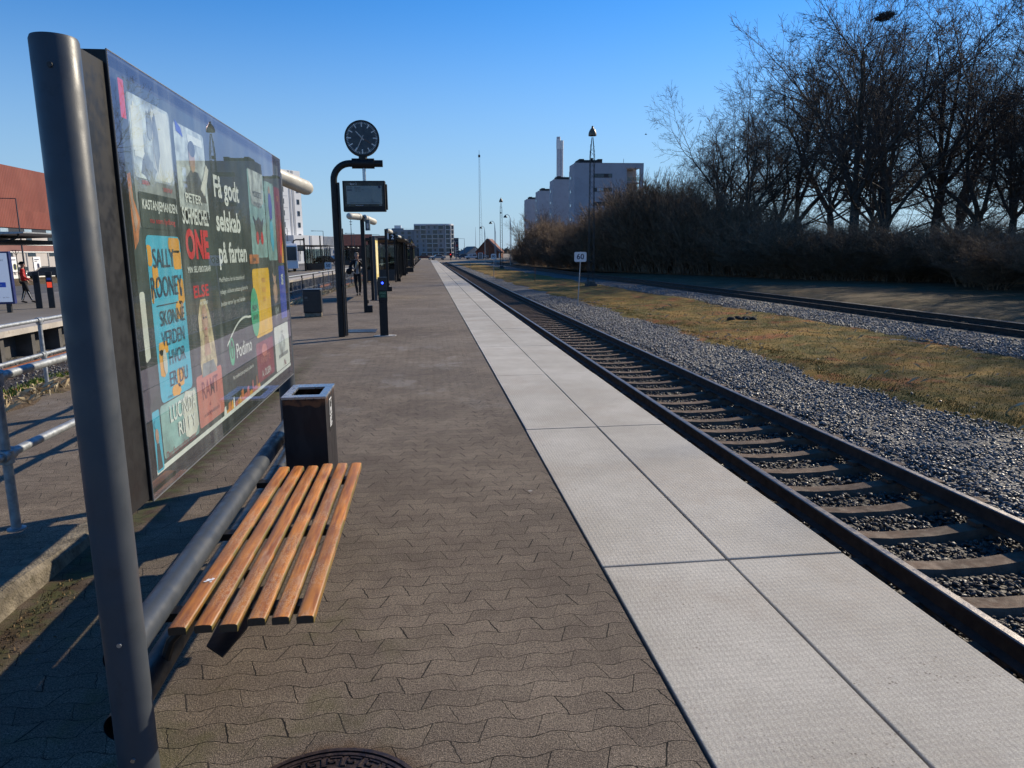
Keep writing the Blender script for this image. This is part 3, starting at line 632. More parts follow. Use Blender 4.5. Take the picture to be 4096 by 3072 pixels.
tx('Med Podimo har du titusindvis af', 3.73, 1.575, .034, 1, 3, .50, 0, 'LEFT'); tx('lydbøger, eksklusive podcasts og danmarks', 3.73, 1.515, .034, 1, 3, .56, 0, 'LEFT'); tx('bedste værter lige ved hånden', 3.73, 1.455, .034, 1, 3, .48, 0, 'LEFT')
sw = [(3.78+.56*t, 1.245+.115*math.sin(PI*min(1, t*1.15)*.62)) for t in [q/14 for q in range(15)]]
pl_(sw+[(a, c-.012) for a, c in sw[::-1]], 1, 3)
blob(3.86, 1.20, .05, .075, 13, 3); blob(3.86, 1.21, .03, .05, 0, 4); blob(3.855, 1.20, .014, .03, 13, 5); tx('Podimo', 3.94, 1.185, .11, 1, 3, .34, .001, 'LEFT'); tx('Nyt medlem? prøv gratis på podimo.dk', 3.84, 1.06, .03, 1, 3, .45, 0, 'LEFT')
# bright blue cover
rr(2.825, 1.135, 3.20, 1.775, 2, 2, .03)
for (u0, v0, u1, v1) in ((2.827, 1.66, 2.87, 1.74), (2.86, 1.575, 2.92, 1.66), (3.06, 1.71, 3.19, 1.768), (3.10, 1.64, 3.195, 1.72), (3.12, 1.50, 3.197, 1.60), (3.08, 1.44, 3.17, 1.51), (2.85, 1.32, 2.95, 1.37), (2.845, 1.235, 2.90, 1.34), (3.02, 1.165, 3.10, 1.24), (2.95, 1.137, 3.05, 1.18), (2.83, 1.52, 2.855, 1.59)): rr(u0, v0, u1, v1, 3, 3, .018, .003)
blob(3.155, 1.55, .012, .02, 5, 5); blob(2.90, 1.29, .022, .05, 18, 5); blob(3.15, 1.475, .015, .03, 10, 5)
tx('SALLY', 2.99, 1.685, .105, 5, 6, .23); tx('ROONEY', 3.0, 1.575, .115, 5, 6, .34); tx('SKØNNE', 3.03, 1.455, .085, 5, 6, .28); tx('VERDEN', 3.02, 1.375, .085, 5, 6, .26); tx('HVOR', 3.04, 1.295, .085, 5, 6, .19); tx('ER DU', 3.04, 1.21, .085, 5, 6, .21); tx('roman', 2.92, 1.15, .02, 5, 6); pl_([(2.87, 1.507), (3.10, 1.507), (3.10, 1.511), (2.87, 1.511)], 5, 6)
rr(2.716, 1.31, 2.765, 1.57, 18, 2, .015); pl_([(2.718, 1.31), (2.78, 1.33), (2.80, 1.2), (2.72, 1.15)], 17, 3)
# cover with a blond woman (plain generic figure)
rr(3.25, 1.15, 3.60, 1.58, 17, 1); tx('ELSE', 3.43, 1.535, .075, 4, 3, .22, .002); tx('en roman', 3.45, 1.485, .03, 1, 6)
pl_([(3.40, 1.50), (3.48, 1.50), (3.53, 1.42), (3.56, 1.3), (3.585, 1.19), (3.56, 1.15), (3.34, 1.15), (3.33, 1.22), (3.355, 1.3), (3.35, 1.42)], 11, 3); blob(3.445, 1.40, .045, .075, 10, 4); pl_([(3.42, 1.33), (3.47, 1.33), (3.50, 1.24), (3.40, 1.24)], 10, 4)
blob(3.428, 1.415, .009, .005, 5, 6); blob(3.462, 1.415, .009, .005, 5, 6); blob(3.447, 1.363, .014, .006, 8, 6); pl_([(3.34, 1.15), (3.36, 1.21), (3.52, 1.21), (3.57, 1.15)], 7, 5)
rr(2.80, .92, 3.235, 1.13, 9, 2); rr(3.05, .93, 3.23, 1.125, 18, 3, .05, .01); tx('LUCINDA', 3.05, 1.075, .095, 1, 6, .32, .001); tx('RILEY', 3.08, .995, .085, 1, 6, .22, .001); tx('Den forsvundne søster', 3.0, .928, .045, 14, 6, .36)
rr(3.25, .93, 3.645, 1.165, 8, 2); tx('RAMT', 3.44, 1.085, .12, 14, 3, .25, .001); tx('af', 3.42, 1.015, .03, 14, 3); tx('en kærlighedshistorie', 3.44, .975, .028, 14, 3)
rr(2.718, .89, 2.79, 1.125, 2, 2, .01); blob(2.745, 1.03, .016, .03, 10, 4); pl_([(2.725, .9), (2.735, 1.0), (2.76, 1.0), (2.775, .9)], 17, 3); blob(2.745, 1.075, .02, .018, 2, 5)
u = 3.63
while u < 4.40:
    wd = random.uniform(.03, .08); hh = random.uniform(.03, .1)*(.5+.5*(u-3.5)); pl_([(u, .906), (u+wd, .906), (u+wd*.8, .906+hh), (u+.01, .906+hh*.85)], random.choice([3, 16, 8, 3, 1]), 2); u += wd*.9
# right hand part
rr(4.42, 1.20, 4.88, 1.615, 12, 3, .03); 
for i_, s_ in enumerate(('MAN', 'TAGER', 'DET')): tx(s_, 4.70, 1.54-.06*i_, .04, 3, 6)
for (u, v) in ((4.55, 1.4), (4.75, 1.36), (4.6, 1.3), (4.8, 1.28)): tx('~', u, v, .04, 3, 6)
blob(4.42, 1.36, .10, .145, 13, 5, 26); tx('PRØV', 4.42, 1.385, .05, 17, 6); tx('GRATIS', 4.42, 1.33, .04, 17, 6)
rr(4.48, 1.68, 4.90, 2.20, 9, 1); pl_([(4.5, 2.2), (4.88, 2.2), (4.86, 2.02), (4.72, 1.98), (4.54, 2.0)], 6, 2); tx('MORDETS', 4.69, 2.06, .05, 17, 5); tx('PSYKOLOGI', 4.69, 2.0, .04, 17, 5); pl_([(4.55, 1.93), (4.62, 1.9), (4.69, 1.93), (4.76, 1.9), (4.83, 1.93), (4.77, 1.83), (4.69, 1.79), (4.61, 1.83)], 17, 4); blob(4.63, 1.80, .035, .04, 4, 5); blob(4.75, 1.80, .035, .04, 4, 5)
rr(4.38, 1.645, 4.62, 1.70, 16, 5, .006); tx('nyhed', 4.50, 1.672, .035, 17, 6)
rr(4.92, 1.66, 5.20, 2.17, 9, 1); blob(5.06, 2.02, .05, .1, 15, 3, 14, .2); blob(5.06, 1.83, .06, .1, 2, 3, 14, .3); blob(5.05, 2.12, .025, .025, 10, 4)
rr(4.93, 1.24, 5.17, 1.66, 17, 1); blob(5.04, 1.56, .05, .06, 10, 3); blob(5.04, 1.44, .07, .07, 10, 3, 14, .2); blob(5.05, 1.59, .055, .035, 17, 4); tx('JIM', 5.06, 1.31, .09, 6, 3)
rr(5.22, 1.64, 5.41, 2.16, 14, 1); pl_([(5.3, 1.7), (5.4, 1.66), (5.4, 1.95), (5.33, 1.85)], 4, 2); pl_([(5.34, 1.64), (5.41, 1.64), (5.41, 1.8), (5.37, 1.75)], 3, 3); tx('DE', 5.31, 2.08, .05, 3, 3)
rr(5.20, 1.25, 5.41, 1.62, 15, 1); tx('SI', 5.30, 1.52, .10, 1, 3, bold=.003)
rr(4.39, .93, 4.86, 1.17, 14, 1); blob(4.60, 1.11, .07, .04, 8, 2); tx('ANNETTE', 4.62, 1.055, .06, 8, 3); tx('A. OLSEN', 4.62, .97, .06, 1, 3)
rr(4.92, .91, 5.40, 1.215, 1, 1); blob(5.14, 1.07, .12, .08, 6, 2); rr(5.02, .99, 5.34, 1.015, 7, 3, .004); tx('roman', 5.17, 1.165, .03, 7, 3); tx('Nu', 5.22, .94, .06, 14, 3)
pb.build('poster', PM, T_)

# ------------------------------------------------------------------ bench
def wood():
    g = NG('varnished_slat_wood'); P = g.obj(); st = g.scalev(P, (14, 1.1, 14)); ri = g.n.new('ShaderNodeObjectInfo').outputs['Random']
    gr = g.noise(3.2, g.addv(st, g.scalev(g.comb(ri, ri, ri), (9, 9, 9))), 5, .65); gr2 = g.noise(1.3, g.addv(P, g.scalev(g.comb(ri, ri, ri), (5, 7, 9))), 4, .6)
    c = g.mix(g.ramp(gr, .3, .7), (.22, .062, .010, 1), (.55, .20, .03, 1)); c = g.mix(g.ramp(gr2, .42, .7, 0, .6), c, (.20, .085, .03, 1))
    x, y, z = g.xyz(P); 
    sc = g.noise(9., g.addv(g.scalev(P, (5, 1.4, 5)), g.comb(g.M('MULTIPLY', ri, 30.), g.M('MULTIPLY', y, 1.2), 0.)), 6, .8)
    scm = g.M('MULTIPLY', g.ramp(g.M('ABSOLUTE', g.M('SUBTRACT', sc, .5)), .022, .004), g.ramp(g.noise(3.5, g.addv(P, g.comb(ri, g.M('MULTIPLY', ri, 9.), 0.)), 3), .42, .62))
    c = g.mix(g.M('MULTIPLY', scm, .6), c, (.62, .44, .28, 1))
    worn = g.M('MULTIPLY', g.ramp(g.noise(2.3, g.addv(g.scalev(P, (7, 1, 7)), g.comb(g.M('MULTIPLY', ri, 17.), ri, 0.)), 4, .7), .54, .70), .4)
    c = g.mix(worn, c, (.48, .33, .22, 1))
    nn = g.xyz(g.n.new('ShaderNodeNewGeometry').outputs['Normal']); side = g.M('SUBTRACT', 1., g.M('ABSOLUTE', nn[0])); c = g.mix(g.ramp(g.M('ABSOLUTE', nn[1]), .5, .9), c, (.05, .032, .02, 1))  # slat ends painted dark, their shade put into the wood colour
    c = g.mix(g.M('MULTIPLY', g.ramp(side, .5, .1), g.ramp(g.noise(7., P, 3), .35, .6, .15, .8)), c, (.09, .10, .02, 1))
    return g.fin(c, g.ramp(gr, .3, .7, .42, .62), 0, g.bump(g.M('ADD', gr, g.M('MULTIPLY', scm, .4)), .0015, .7), .45)
M_wood = wood()
B_ = thing('bench', 'bench seat of six worn orange-brown wooden slats in front of the advertising board', 'bench', (-.672, 3.31, 0))
def slat():
    prof = [(-.030, -.030), (.030, -.030), (.031, -.010), (.0295, -.0035), (.023, -.0004), (0, .0012), (-.023, -.0004), (-.0295, -.0035), (-.031, -.010)]
    b = MB(); n = len(prof); L = .935; V = []
    for y, k_ in ((-L, .96), (-L+.003, 1), (L-.003, 1), (L, .96)): V += [(a*k_, y, (c+.014)*k_-.014) for a, c in prof]
    b.add(V, [(i*n+k_, i*n+(k_+1) % n, (i+1)*n+(k_+1) % n, (i+1)*n+k_) for i in range(3) for k_ in range(n)]+[tuple(range(n))[::-1], tuple(range(3*n, 4*n))]); return b
s0 = slat().build('slat', M_wood, B_, smooth=50); rgs = random.Random(4)
for i in range(6):
    s_ = s0 if i == 0 else s0.copy()
    if i: COL.objects.link(s_); s_.parent = B_
    s_.location = (-.672+.672+(-.211+i*.0845), rgs.uniform(-.008, .008)+(-.012 if i < 3 else .005), .452); s_.rotation_euler[2] = rgs.uniform(-.002, .002)
b = MB(); rgp = random.Random(2)
for cx, cy, r_ in ((0, 0, .011), (.012, .01, .006), (-.012, -.012, .005), (.01, -.016, .004)):
    k_ = 12; b.poly([(cx+r_*rgp.uniform(.5, 1.7)*math.cos(2*PI*j/k_), cy+r_*rgp.uniform(.5, 1.7)*math.sin(2*PI*j/k_), .0022) for j in range(k_)])
o = b.build('bird_dropping', M_white2, B_); o.location = (-.205, -.60, .4535)
for j, yy in enumerate((2.55, 3.30, 4.06)):
    b = MB(B_.location); b.box(-1.0, yy-.03, .388, -.45, yy+.03, .42); b.box(-.458, yy-.028, .395, -.45, yy+.028, .418)
    b.path([(-1.03, yy, .16), (-.98, yy, .30), (-.9, yy, .385)], .018, 8); b.build('support_arm', M_black, B_)
b = MB(B_.location); b.prism([(-.837, 2.492), (-.759, 2.411), (-.722, 2.60), (-.722, 2.95), (-.845, 2.95)], .296, .302); b.box(-.80, 2.9, .30, -.76, 2.93, .39); b.build('bracket_plate', M_black, B_)

# ------------------------------------------------------------------ litter bin beside bench
L_ = thing('litter_bin', 'glossy black square litter bin with steel top, at the far end of the bench', 'litter bin', (-.812, 4.83, 0)); O = L_.location
x0, x1, ya, yb = -.945, -.675, 4.60, 5.05
b = MB(O); b.box(x0, ya, .03, x0+.006, yb, .782); b.box(x1-.006, ya, .03, x1, yb, .782); b.box(x0+.006, ya, .03, x1-.006, ya+.006, .782); b.box(x0+.006, yb-.006, .03, x1-.006, yb, .782); b.box(x0+.006, ya+.006, .03, x1-.006, yb-.006, .06)
def binmat():
    g = NG('glossy_black_bin'); P = g.pos(); z = g.xyz()[2]
    c = g.mix(g.ramp(g.noise(11, g.scalev(P, (1, 1, .35)), 3, .6), .45, .6, 0, .35), (.016, .015, .018, 1), (.035, .034, .038, 1))
    wr = g.M('MULTIPLY', g.ramp(g.M('ADD', z, g.M('MULTIPLY', g.noise(12, P, 3), .08)), .775, .785), g.ramp(g.noise(16, P, 3), .42, .62))
    c = g.mix(wr, c, (.12, .06, .035, 1)); return g.fin(c, g.ramp(g.noise(6, P), .3, .7, .28, .42), 0, None, .22)
body = b.build('body', binmat(), L_, bevel=.002)
b = MB(O); e = .006; b.box(x0-e, ya-e, .784, x1+e, ya+.07, .80); b.box(x0-e, yb-.10, .784, x1+e, yb+e, .80); b.box(x0-e, ya+.07, .784, x0+.045, yb-.10, .80); b.box(x1-.045, ya+.07, .784, x1+e, yb-.10, .80); b.build('top_frame', M_steel, L_, bevel=.002)
b = MB(O); b.box(x1, 4.74, .53, x1+.0015, 4.90, .76, 0); b.box(x1+.0015, 4.765, .635, x1+.0022, 4.875, .745, 1); b.box(x1+.0022, 4.773, .643, x1+.0029, 4.867, .737, 0)
b.cur = 1; X_ = x1+.0031
b.poly([(X_, 4.80, .652), (X_, 4.83, .652), (X_, 4.834, .685), (X_, 4.796, .685)]); b.poly([(X_, 4.835, .655), (X_, 4.845, .655), (X_, 4.85, .70), (X_, 4.84, .71)]); b.add([(X_, 4.838+.009*math.cos(t*PI/4), .722+.009*math.sin(t*PI/4)) for t in range(8)], [tuple(range(8))])
for i in range(5): b.box(x1+.0015, 4.755, .615-i*.014, x1+.0022, 4.755+.11-.02*(i % 3), .621-i*.014, 1)
b.build('sticker', [M_black, M_white2], L_)

# ------------------------------------------------------------------ manhole covers
def ironmat():
    g = NG('cast_iron'); P = g.pos(); n_ = g.noise(40, P, 4, .7); c = g.mix(g.ramp(n_, .3, .7), (.022, .014, .011, 1), (.055, .033, .026, 1)); return g.fin(c, g.ramp(n_, .3, .7, .3, .6), .35, g.bump(g.noise(160, P, 3), .0015), .5)
M_iron = ironmat()
T2 = thing('manhole_cover', 'round cast iron manhole cover with a meander border, at the near edge of the paving', 'manhole cover', (-.365, 1.93, 0)); O = T2.location
b = MB(O); b.lathe([(.338, .0), (.338, .007), (.322, .008), (.322, .003), (.312, .003), (.312, .008), (.30, .008), (.30, .0055), (.24, .0055), (.24, .0085), (.232, .0085), (.232, .005), (0, .005)], O, 72)
b.build('frame', M_iron, T2, smooth=30)
b = MB(O)
def pbox(r0, r1, a0, a1, z0, z1):
    n = 3; V = []
    for q in range(n+1):
        a = a0+(a1-a0)*q/n
        for r_, z_ in ((r0, z0), (r1, z0), (r1, z1), (r0, z1)): V.append((O.x+r_*math.cos(a), O.y+r_*math.sin(a), z_))
    b.add(V, [(q*4+i, q*4+(i+1) % 4, (q+1)*4+(i+1) % 4, (q+1)*4+i) for q in range(n) for i in range(4)]+[(0, 1, 2, 3), (n*4+3, n*4+2, n*4+1, n*4)])
N_ = 26
for q in range(N_):
    a = 2*PI*q/N_; s_ = 2*PI/N_; Z0, Z1 = .005, .0092; t_ = .006; da = t_/.27
    pbox(.252, .292, a, a+da, Z0, Z1); pbox(.286, .292, a, a+s_*.78, Z0, Z1); pbox(.262, .292, a+s_*.78-da, a+s_*.78, Z0, Z1); pbox(.262, .268, a+s_*.36, a+s_*.78, Z0, Z1); pbox(.262, .279, a+s_*.36, a+s_*.36+da, Z0, Z1); pbox(.248, .254, a-s_*.22, a+da, Z0, Z1)
b.build('relief', M_iron, T2); b = MB(O)
for q in range(-6, 7):
    for p in range(-6, 7):
        cx, cy = q*.034, p*.034
        if cx*cx+cy*cy < .046: b.box(O.x+cx-.011, O.y+cy-.004, .005, O.x+cx+.011, O.y+cy+.004, .009, rz=PI/4 if (q+p) % 2 else -PI/4)
b.build('grip_pattern', M_iron, T2)
T3 = thing('inspection_cover', 'flat square inspection cover behind the clock pole', 'inspection cover', (-1.55, 16.1, 0)); O = T3.location
b = MB(O); b.box(-1.95, 15.75, 0, -1.15, 16.45, .006); b.build('frame', M_iron, T3); b = MB(O); b.box(-1.9, 15.8, .006, -1.2, 16.4, .012); b.build('lid', M_dark, T3)

# ------------------------------------------------------------------ pipe railings
def railing(name, label, pts_posts, rails_z, zb, r=.024, ends=None, group=None, mat=M_galv):
    t = thing(name, label, 'railing', (pts_posts[0][0], pts_posts[0][1], zb), 0, group); O = t.location
    for (x, y) in pts_posts:
        b = MB(O); b.path([(x, y, zb), (x, y, rails_z[0])], r, 16)
        b.lathe([(r*1.9, 0), (r*1.9, .01), (r*1.05, .014)], (x, y, zb), 16)
        for z in rails_z: b.lathe([(r*1.05, -.045), (r*1.5, -.04), (r*1.5, .035), (r*1.05, .04)], (x, y, z-.01), 16); b.path([(x, y-.06, z), (x, y+.06, z)], r*1.45, 14)
        b.build('post', mat, t, smooth=True)
    for z in rails_z:
        b = MB(O); q = list(pts_posts)
        if ends: q = [ends[0]]+q+[ends[1]]
        b.path([(x, y, z) for x, y in q], r, 16); b.build('rail', mat, t, smooth=True)
    return t
railing('pipe_railing', 'galvanised two-rail pipe railing standing on the raised walkway behind the grey post', [(-2.474, 1.5), (-2.474, 4.34), (-2.474, 7.0), (-2.474, 9.6)], (1.02, .56), .1, .0265, ((-2.474, -1), (-2.474, 9.65)))
railing('pipe_railing', 'galvanised two-rail pipe railing beside the rusty track, left of the grey post', [(-4.94, 5.2), (-4.94, 7.5), (-4.94, 9.75), (-4.94, 12.0)], (.90, .46), -.02, .025, ((-4.94, 2), (-4.94, 12.05)))

# ------------------------------------------------------------------ mesh fence along the platform back
F_ = thing('mesh_fence', 'low wire mesh fence with pipe top rail behind the walking person', 'fence', (-4.72, 25.4, 0)); O = F_.location
fx = lambda y: float(np.interp(y, [25.4, 33.9, 40.2, 52, 62, 110], [-4.72, -4.5, -4.0, -3.4, -3.0, -2.95]))
fy_ = [25.4+2.35*i for i in range(30)]
b = MB(O)
b.path([(fx(y), y, .93) for y in fy_], .024, 8); b.build('top_rail', M_galv, F_, smooth=True)
for i, y in enumerate(fy_):
    b = MB(O); b.path([(fx(y), y, -.02), (fx(y), y, .70), (fx(y)+.0, y-.05, .93)], .026, 8); b.build('post', M_galv if i in (0,) else M_dark, F_, smooth=True)
b = MB(O); y = 25.5
while y < 60:
    for z0, dz in ((.04, 1), (.80, -1)):
        b.add([], []); x_ = fx(y); y2 = y+.76; b.path([(x_, y, z0), (fx(y2), y2, z0+dz*.76)], .0022, 3, False)
    y += .085 if y < 40 else .17
for z in (.04, .42, .80): b.path([(fx(q), q, z) for q in fy_[:16]], .004, 4)
b.build('wire_mesh', M_galv, F_)

# ------------------------------------------------------------------ clock pole, clock, departure display
CP = thing('clock_pole', 'tall black bent pole carrying the station clock and departure display', 'pole', (-1.78, 15.07, 0)); O = CP.location
b = MB(O); pts = [(-1.795, 15.07, 0), (-1.795, 15.07, 3.14)]+[(-1.795+.33*(1-math.cos(R(a))), 15.07, 3.14+.33*math.sin(R(a))) for a in range(10, 91, 10)]+[(-.815, 15.07, 3.47)]
b.path(pts, [.066]+[.066]*1+[.067]*9+[.068], 24); b.build('arm_tube', M_black, CP, smooth=True)
b = MB(O); b.path([(-1.705, 15.05, .02), (-1.705, 15.05, 3.1)], .022, 10); b.path([(-1.672, 15.07, .02), (-1.672, 15.07, 2.2)], .012, 8); b.build('conduit', M_dark, CP, smooth=True)
b = MB(O); b.box(-1.73, 15.0, 1.05, -1.685, 15.03, 1.10); b.build('clip', M_dark, CP)
b = MB(O); b.lathe([(.11, 0), (.11, .35), (.095, .37)], (-.0-1.2, 15.07, 3.47), 20); b.v = []; b.f = []; b.mi = []
b.lathe([(.10, -.22), (.10, .22)], (0, 0, 0), 20, axis='x'); b.v = [(x-1.2, y+15.07, z+3.47) for x, y, z in b.v]
b.lathe([(.085, 0), (.085, .20)], (-1.2, 15.07, 3.50), 20); b.build('clamp', M_black, CP, smooth=True)
b = MB(O); b.path([(-1.19, 15.07, 3.42), (-1.19, 15.07, 3.1)], .033, 14); b.build('hanger', M_steel, CP, smooth=True)
CK = thing('station_clock', 'round station clock with dark dial and pale hands on top of the bent pole', 'clock', (-1.2, 15.07, 3.945)); 
CK.rotation_euler = (0, 0, R(3))
b = MB(); b.lathe([(.0, -.085), (.31, -.085), (.33, -.07), (.33, .07), (.31, .085), (0, .085)], (0, 0, 0), 48, axis='y'); b.build('case', M_dark, CK, smooth=30)
b = MB(); b.lathe([(.34, -.095), (.34, .095), (.322, .095), (.322, -.095), (.34, -.095)], (0, 0, 0), 48, axis='y', caps=False); b.build('rim', M_black, CK, smooth=30)
b = MB(); b.lathe([(0, -.088), (.318, -.088), (.318, -.086)], (0, 0, 0), 48, axis='y'); face = b.build('dial', pm('dark_dial', (.03, .042, .055), .3, 0, .1, 4), CK)
def clockface(sgn):
    b = MB()
    def bar(a, r0, r1, w_, y_, mi=0):
        s_, c_ = math.sin(a), math.cos(a); V = [(s_*r_+c_*u_, y_, c_*r_-s_*u_) for r_, u_ in ((r0, -w_), (r1, -w_), (r1, w_), (r0, w_))]; b.add(V, [(0, 1, 2, 3)], mi)
    for q in range(60):
        if q % 5 == 0: bar(2*PI*q/60, .212, .30, .010, -.0895)
        else: bar(2*PI*q/60, .268, .30, .0035, -.0895)
    return b, bar
b, bar = clockface(1); b.build('hour_marks', pm('pale_marks', (.62, .64, .62), .5), face)
b, bar = MB(), None
def bar2(bb, a, r0, r1, w_, y_, mi=0):
    s_, c_ = math.sin(a), math.cos(a); bb.add([(s_*r_+c_*u_, yy, c_*r_-s_*u_) for yy in (y_, y_-.002) for r_, u_ in ((r0, -w_), (r1, -w_*.7), (r1, w_*.7), (r0, w_))], [(0, 1, 2, 3), (4, 7, 6, 5), (0, 4, 5, 1), (1, 5, 6, 2), (2, 6, 7, 3), (3, 7, 4, 0)], mi)
M_hand = pm('pale_hand', (.5, .5, .47), .5)
b = MB(); bar2(b, R(317), -.05, .175, .013, -.092); b.build('hour_hand', M_hand, CK)
b = MB(); bar2(b, R(206), -.06, .27, .007, -.096); b.build('minute_hand', M_hand, CK)
b = MB(); bar2(b, R(121), -.05, .2, .0025, -.10); b.build('second_hand', pm('orange_hand', (.3, .08, .02), .5), CK)
D_ = thing('departure_display', 'black framed departure display hanging under the station clock', 'display', (-1.2, 15.07, 3.13), R(-2.5))
b = MB(); b.box(-.42, -.09, -.60, .42, .09, 0); b.build('case', M_black, D_, bevel=.008)
b = MB(); b.box(-.385, -.0925, -.50, .385, -.0905, -.03); bz = b.build('bezel', pm('bezel', (.012, .012, .013), .2), D_)
b = MB(); b.box(-.345, -.0955, -.455, .355, -.0925, -.10); sc = b.build('screen', pm('grey_screen', (.17, .21, .21), .25, 0, .05, 2), D_)
b = MB(); f_ = lambda x0_, z0_: (lambda a, c: (x0_+a, -.097, z0_+c))
for s_, x_, z_, sz, mi, al in (('Spor 2', -.27, -.062, .05, 0, 'LEFT'), ('10.57', -.33, -.135, .048, 1, 'LEFT'), ('Skjern', -.19, -.135, .05, 1, 'LEFT'), ('Ans - Bur - Hee', -.18, -.175, .03, 2, 'LEFT'), ('Tim - Lem', -.18, -.205, .03, 2, 'LEFT'), ('7', .31, -.125, .035, 0, 'CENTER'), ('DSB', -.29, -.48, .022, 0, 'CENTER'), ('Trafik information', -.10, -.48, .022, 0, 'CENTER'), ('10.36', .32, -.475, .022, 0, 'CENTER')):
    if s_ == '7': b.lathe([(0, -.0965), (.026, -.0965), (.026, -.0955)], (.31, 0, -.125), 16, 1, axis='y'); continue
    if s_ in ('DSB',): s_ = '---'
    put_text(b, s_, sz, f_(x_, z_), mi, al)
b.box(-.33, -.0968, -.192, -.235, -.0956, -.17, 1); b.box(-.29, -.0968, -.432, .32, -.0956, -.426, 1)
b.path([(.12, -.096, -.42), (.12, -.096, -.41), (.15, -.096, -.405), (.2, -.096, -.41), (.2, -.096, -.42)], .0015, 4, True, 1); b.box(.152, -.0968, -.40, .158, -.0956, -.345, 1)
b.build('lettering', [M_white2, M_navy, pm('grey_print', (.05, .065, .07), .5)], sc)
b = MB(); b.box(.42, .0, -.56, .45, .09, -.06); b.build('rear_case', M_black, D_, bevel=.004)

# ------------------------------------------------------------------ ticket validator and bins
V_ = thing('ticket_validator', 'slim black ticket validator post with a glowing blue light, right of the clock pole', 'ticket validator', (-.92, 15.05, 0), R(4))
b = MB(); b.box(-.085, -.055, 0, .085, .055, .72); b.box(-.092, -.062, .72, .092, .062, 1.215); b.build('column', M_black, V_, bevel=.006)
b = MB(); b.box(-.094, -.0645, .95, .094, .0645, 1.217, 0); b.build('reader_head', M_dark, V_, bevel=.004)
b = MB(); b.lathe([(0, -.068), (.022, -.068), (.022, -.064)], (0, 0, 1.10), 20, axis='y'); b.build('blue_light', emis('blue_light', (.02, .05, 1.), 6.), V_)
b = MB(); b.box(-.075, -.0658, .80, .075, -.0622, .93, 0); put_text(b, 'Check', .05, lambda a, c: (a, -.0668, .893+c), 1, width=.12); put_text(b, 'ind', .05, lambda a, c: (a, -.0668, .838+c), 1, width=.06)
b.build('instruction_label', [pm('green_label', (.01, .06, .03), .4), pm('pale_green', (.16, .3, .2), .5)], V_)
b = MB(); b.prism([(-.2, -.09), (-.1, -.11), (.12, -.1), (.22, -.07), (.25, .02), (.14, .1), (-.15, .09), (-.22, 0)], .001, .014); b.build('footing', pm('pale_mortar', (.45, .43, .40), .9), V_)
def small_bin(name, label, loc, rz=0):
    t = thing(name, label, 'litter bin', loc, rz)
    b = MB(); b.lathe([(.235, .11), (.25, .12), (.255, .70), (.25, .73)], (0, 0, 0), 4); b.v = []; b.f = []; b.mi = []
    b.box(-.245, -.2, .11, .245, .2, .735); b.build('body', M_dark, t, bevel=.03, seg=4)
    b = MB(); b.box(-.25, -.205, .735, .25, .205, .755); b.build('lid', pm('lid_grey', (.10, .11, .125), .4), t, bevel=.01)
    b = MB(); b.box(-.225, -.18, 0, .225, .18, .11); b.build('plinth', M_conc, t, bevel=.01)
    b = MB(); b.box(-.2, -.2025, .5, -.12, -.2005, .56); put_text(b, 'AFFALD', .03, lambda a, c: (-.14+a, -.203, .46+c), 0); b.build('pictogram', pm('faded_mark', (.08, .09, .09), .5), t)
    return t
small_bin('litter_bin', 'squat dark litter bin on a concrete plinth, left of the clock pole', (-3.14, 20.2, 0), R(4))

M_lamp = pm('aged_lamp_diffuser', (.50, .47, .40), .5, 0, .12, 5, 0, 60, .4, (.26, .24, .19))
# ------------------------------------------------------------------ platform lamp posts
def lamp_post(lab, loc, lamps=(1, -1), sign=None, rz=0, h=2.77, box=True, group='black lamp posts along the platform'):
    t = thing('lamp_post', lab, 'lamp post', loc, rz, group)
    b = MB(); b.box(-.055, -.06, 0, .055, .06, h); b.build('post', M_black, t, bevel=.006)
    if box:
        b = MB(); b.box(.056, -.06, .0, .19, .07, .2); b.box(.056, -.02, .26, .085, .02, .36); b.build('connection_box', M_black, t, bevel=.005)
    for s_ in lamps:
        b = MB(); ax = Vector((s_*math.cos(R(60)), s_*math.sin(R(60)), -.2 if s_ > 0 else 0))
        c0 = Vector((0, 0, h-.04)); q = [(.05, .05), (.09, .075), (.12, .092), (.16, .095)]; pts = [c0+ax*a for a, _ in q]
        arm = MB(); arm.path([c0, c0+ax*.13], .035, 10); 
        la = MB(); L = (.86 if loc[1] < 10 else .58 if len(lamps) > 1 else .42); prof = [(.10, .07), (.11, .095), (.16, .095), (L, .095), (L+.05, .082), (L+.085, .055), (L+.10, .015)]
        la.path([c0+ax*a for a, _ in prof], [r_ for _, r_ in prof], 20)
        lo = la.build('lamp', M_lamp, t, smooth=True); arm.build('bracket', M_black, lo)
        rg2 = MB(); rg2.path([c0+ax*.17, c0+ax*.22], .0975, 20); rg2.build('band', pm('band_grey', (.25, .25, .24), .6) if 'band_grey' not in bpy.data.materials else bpy.data.materials['band_grey'], lo, smooth=True)
    if sign == '2':
        b = MB(); b.box(.13, -.02, h-.52, .43, .02, h-.2); sg = b.build('track_sign', M_black, t)
        b = MB(); put_text(b, '2', .27, lambda a, c: (.29+a, -.0225, h-.36+c), 0, bold=.004); b.build('numeral', M_white2, sg)
        b = MB(); b.box(.056, -.01, h-.45, .125, .01, h-.18); b.build('sign_bracket', M_white, t)
    if sign == 'p':
        b = MB(); b.box(.07, .03, h-.42, .23, .06, h-.12, rz=R(-35)); sg = b.build('sign_plate', pm('blue_grey_plate', (.16, .22, .25), .5), t)
        b = MB(); b.box(.11, .018, h-.36, .18, .024, h-.22, rz=R(-35)); b.build('pictogram', M_white2, sg)
    return t
lamp_post('black lamp post mostly hidden behind the advertising board, its white tube lamp showing above', (-1.98, 9.2, 0))
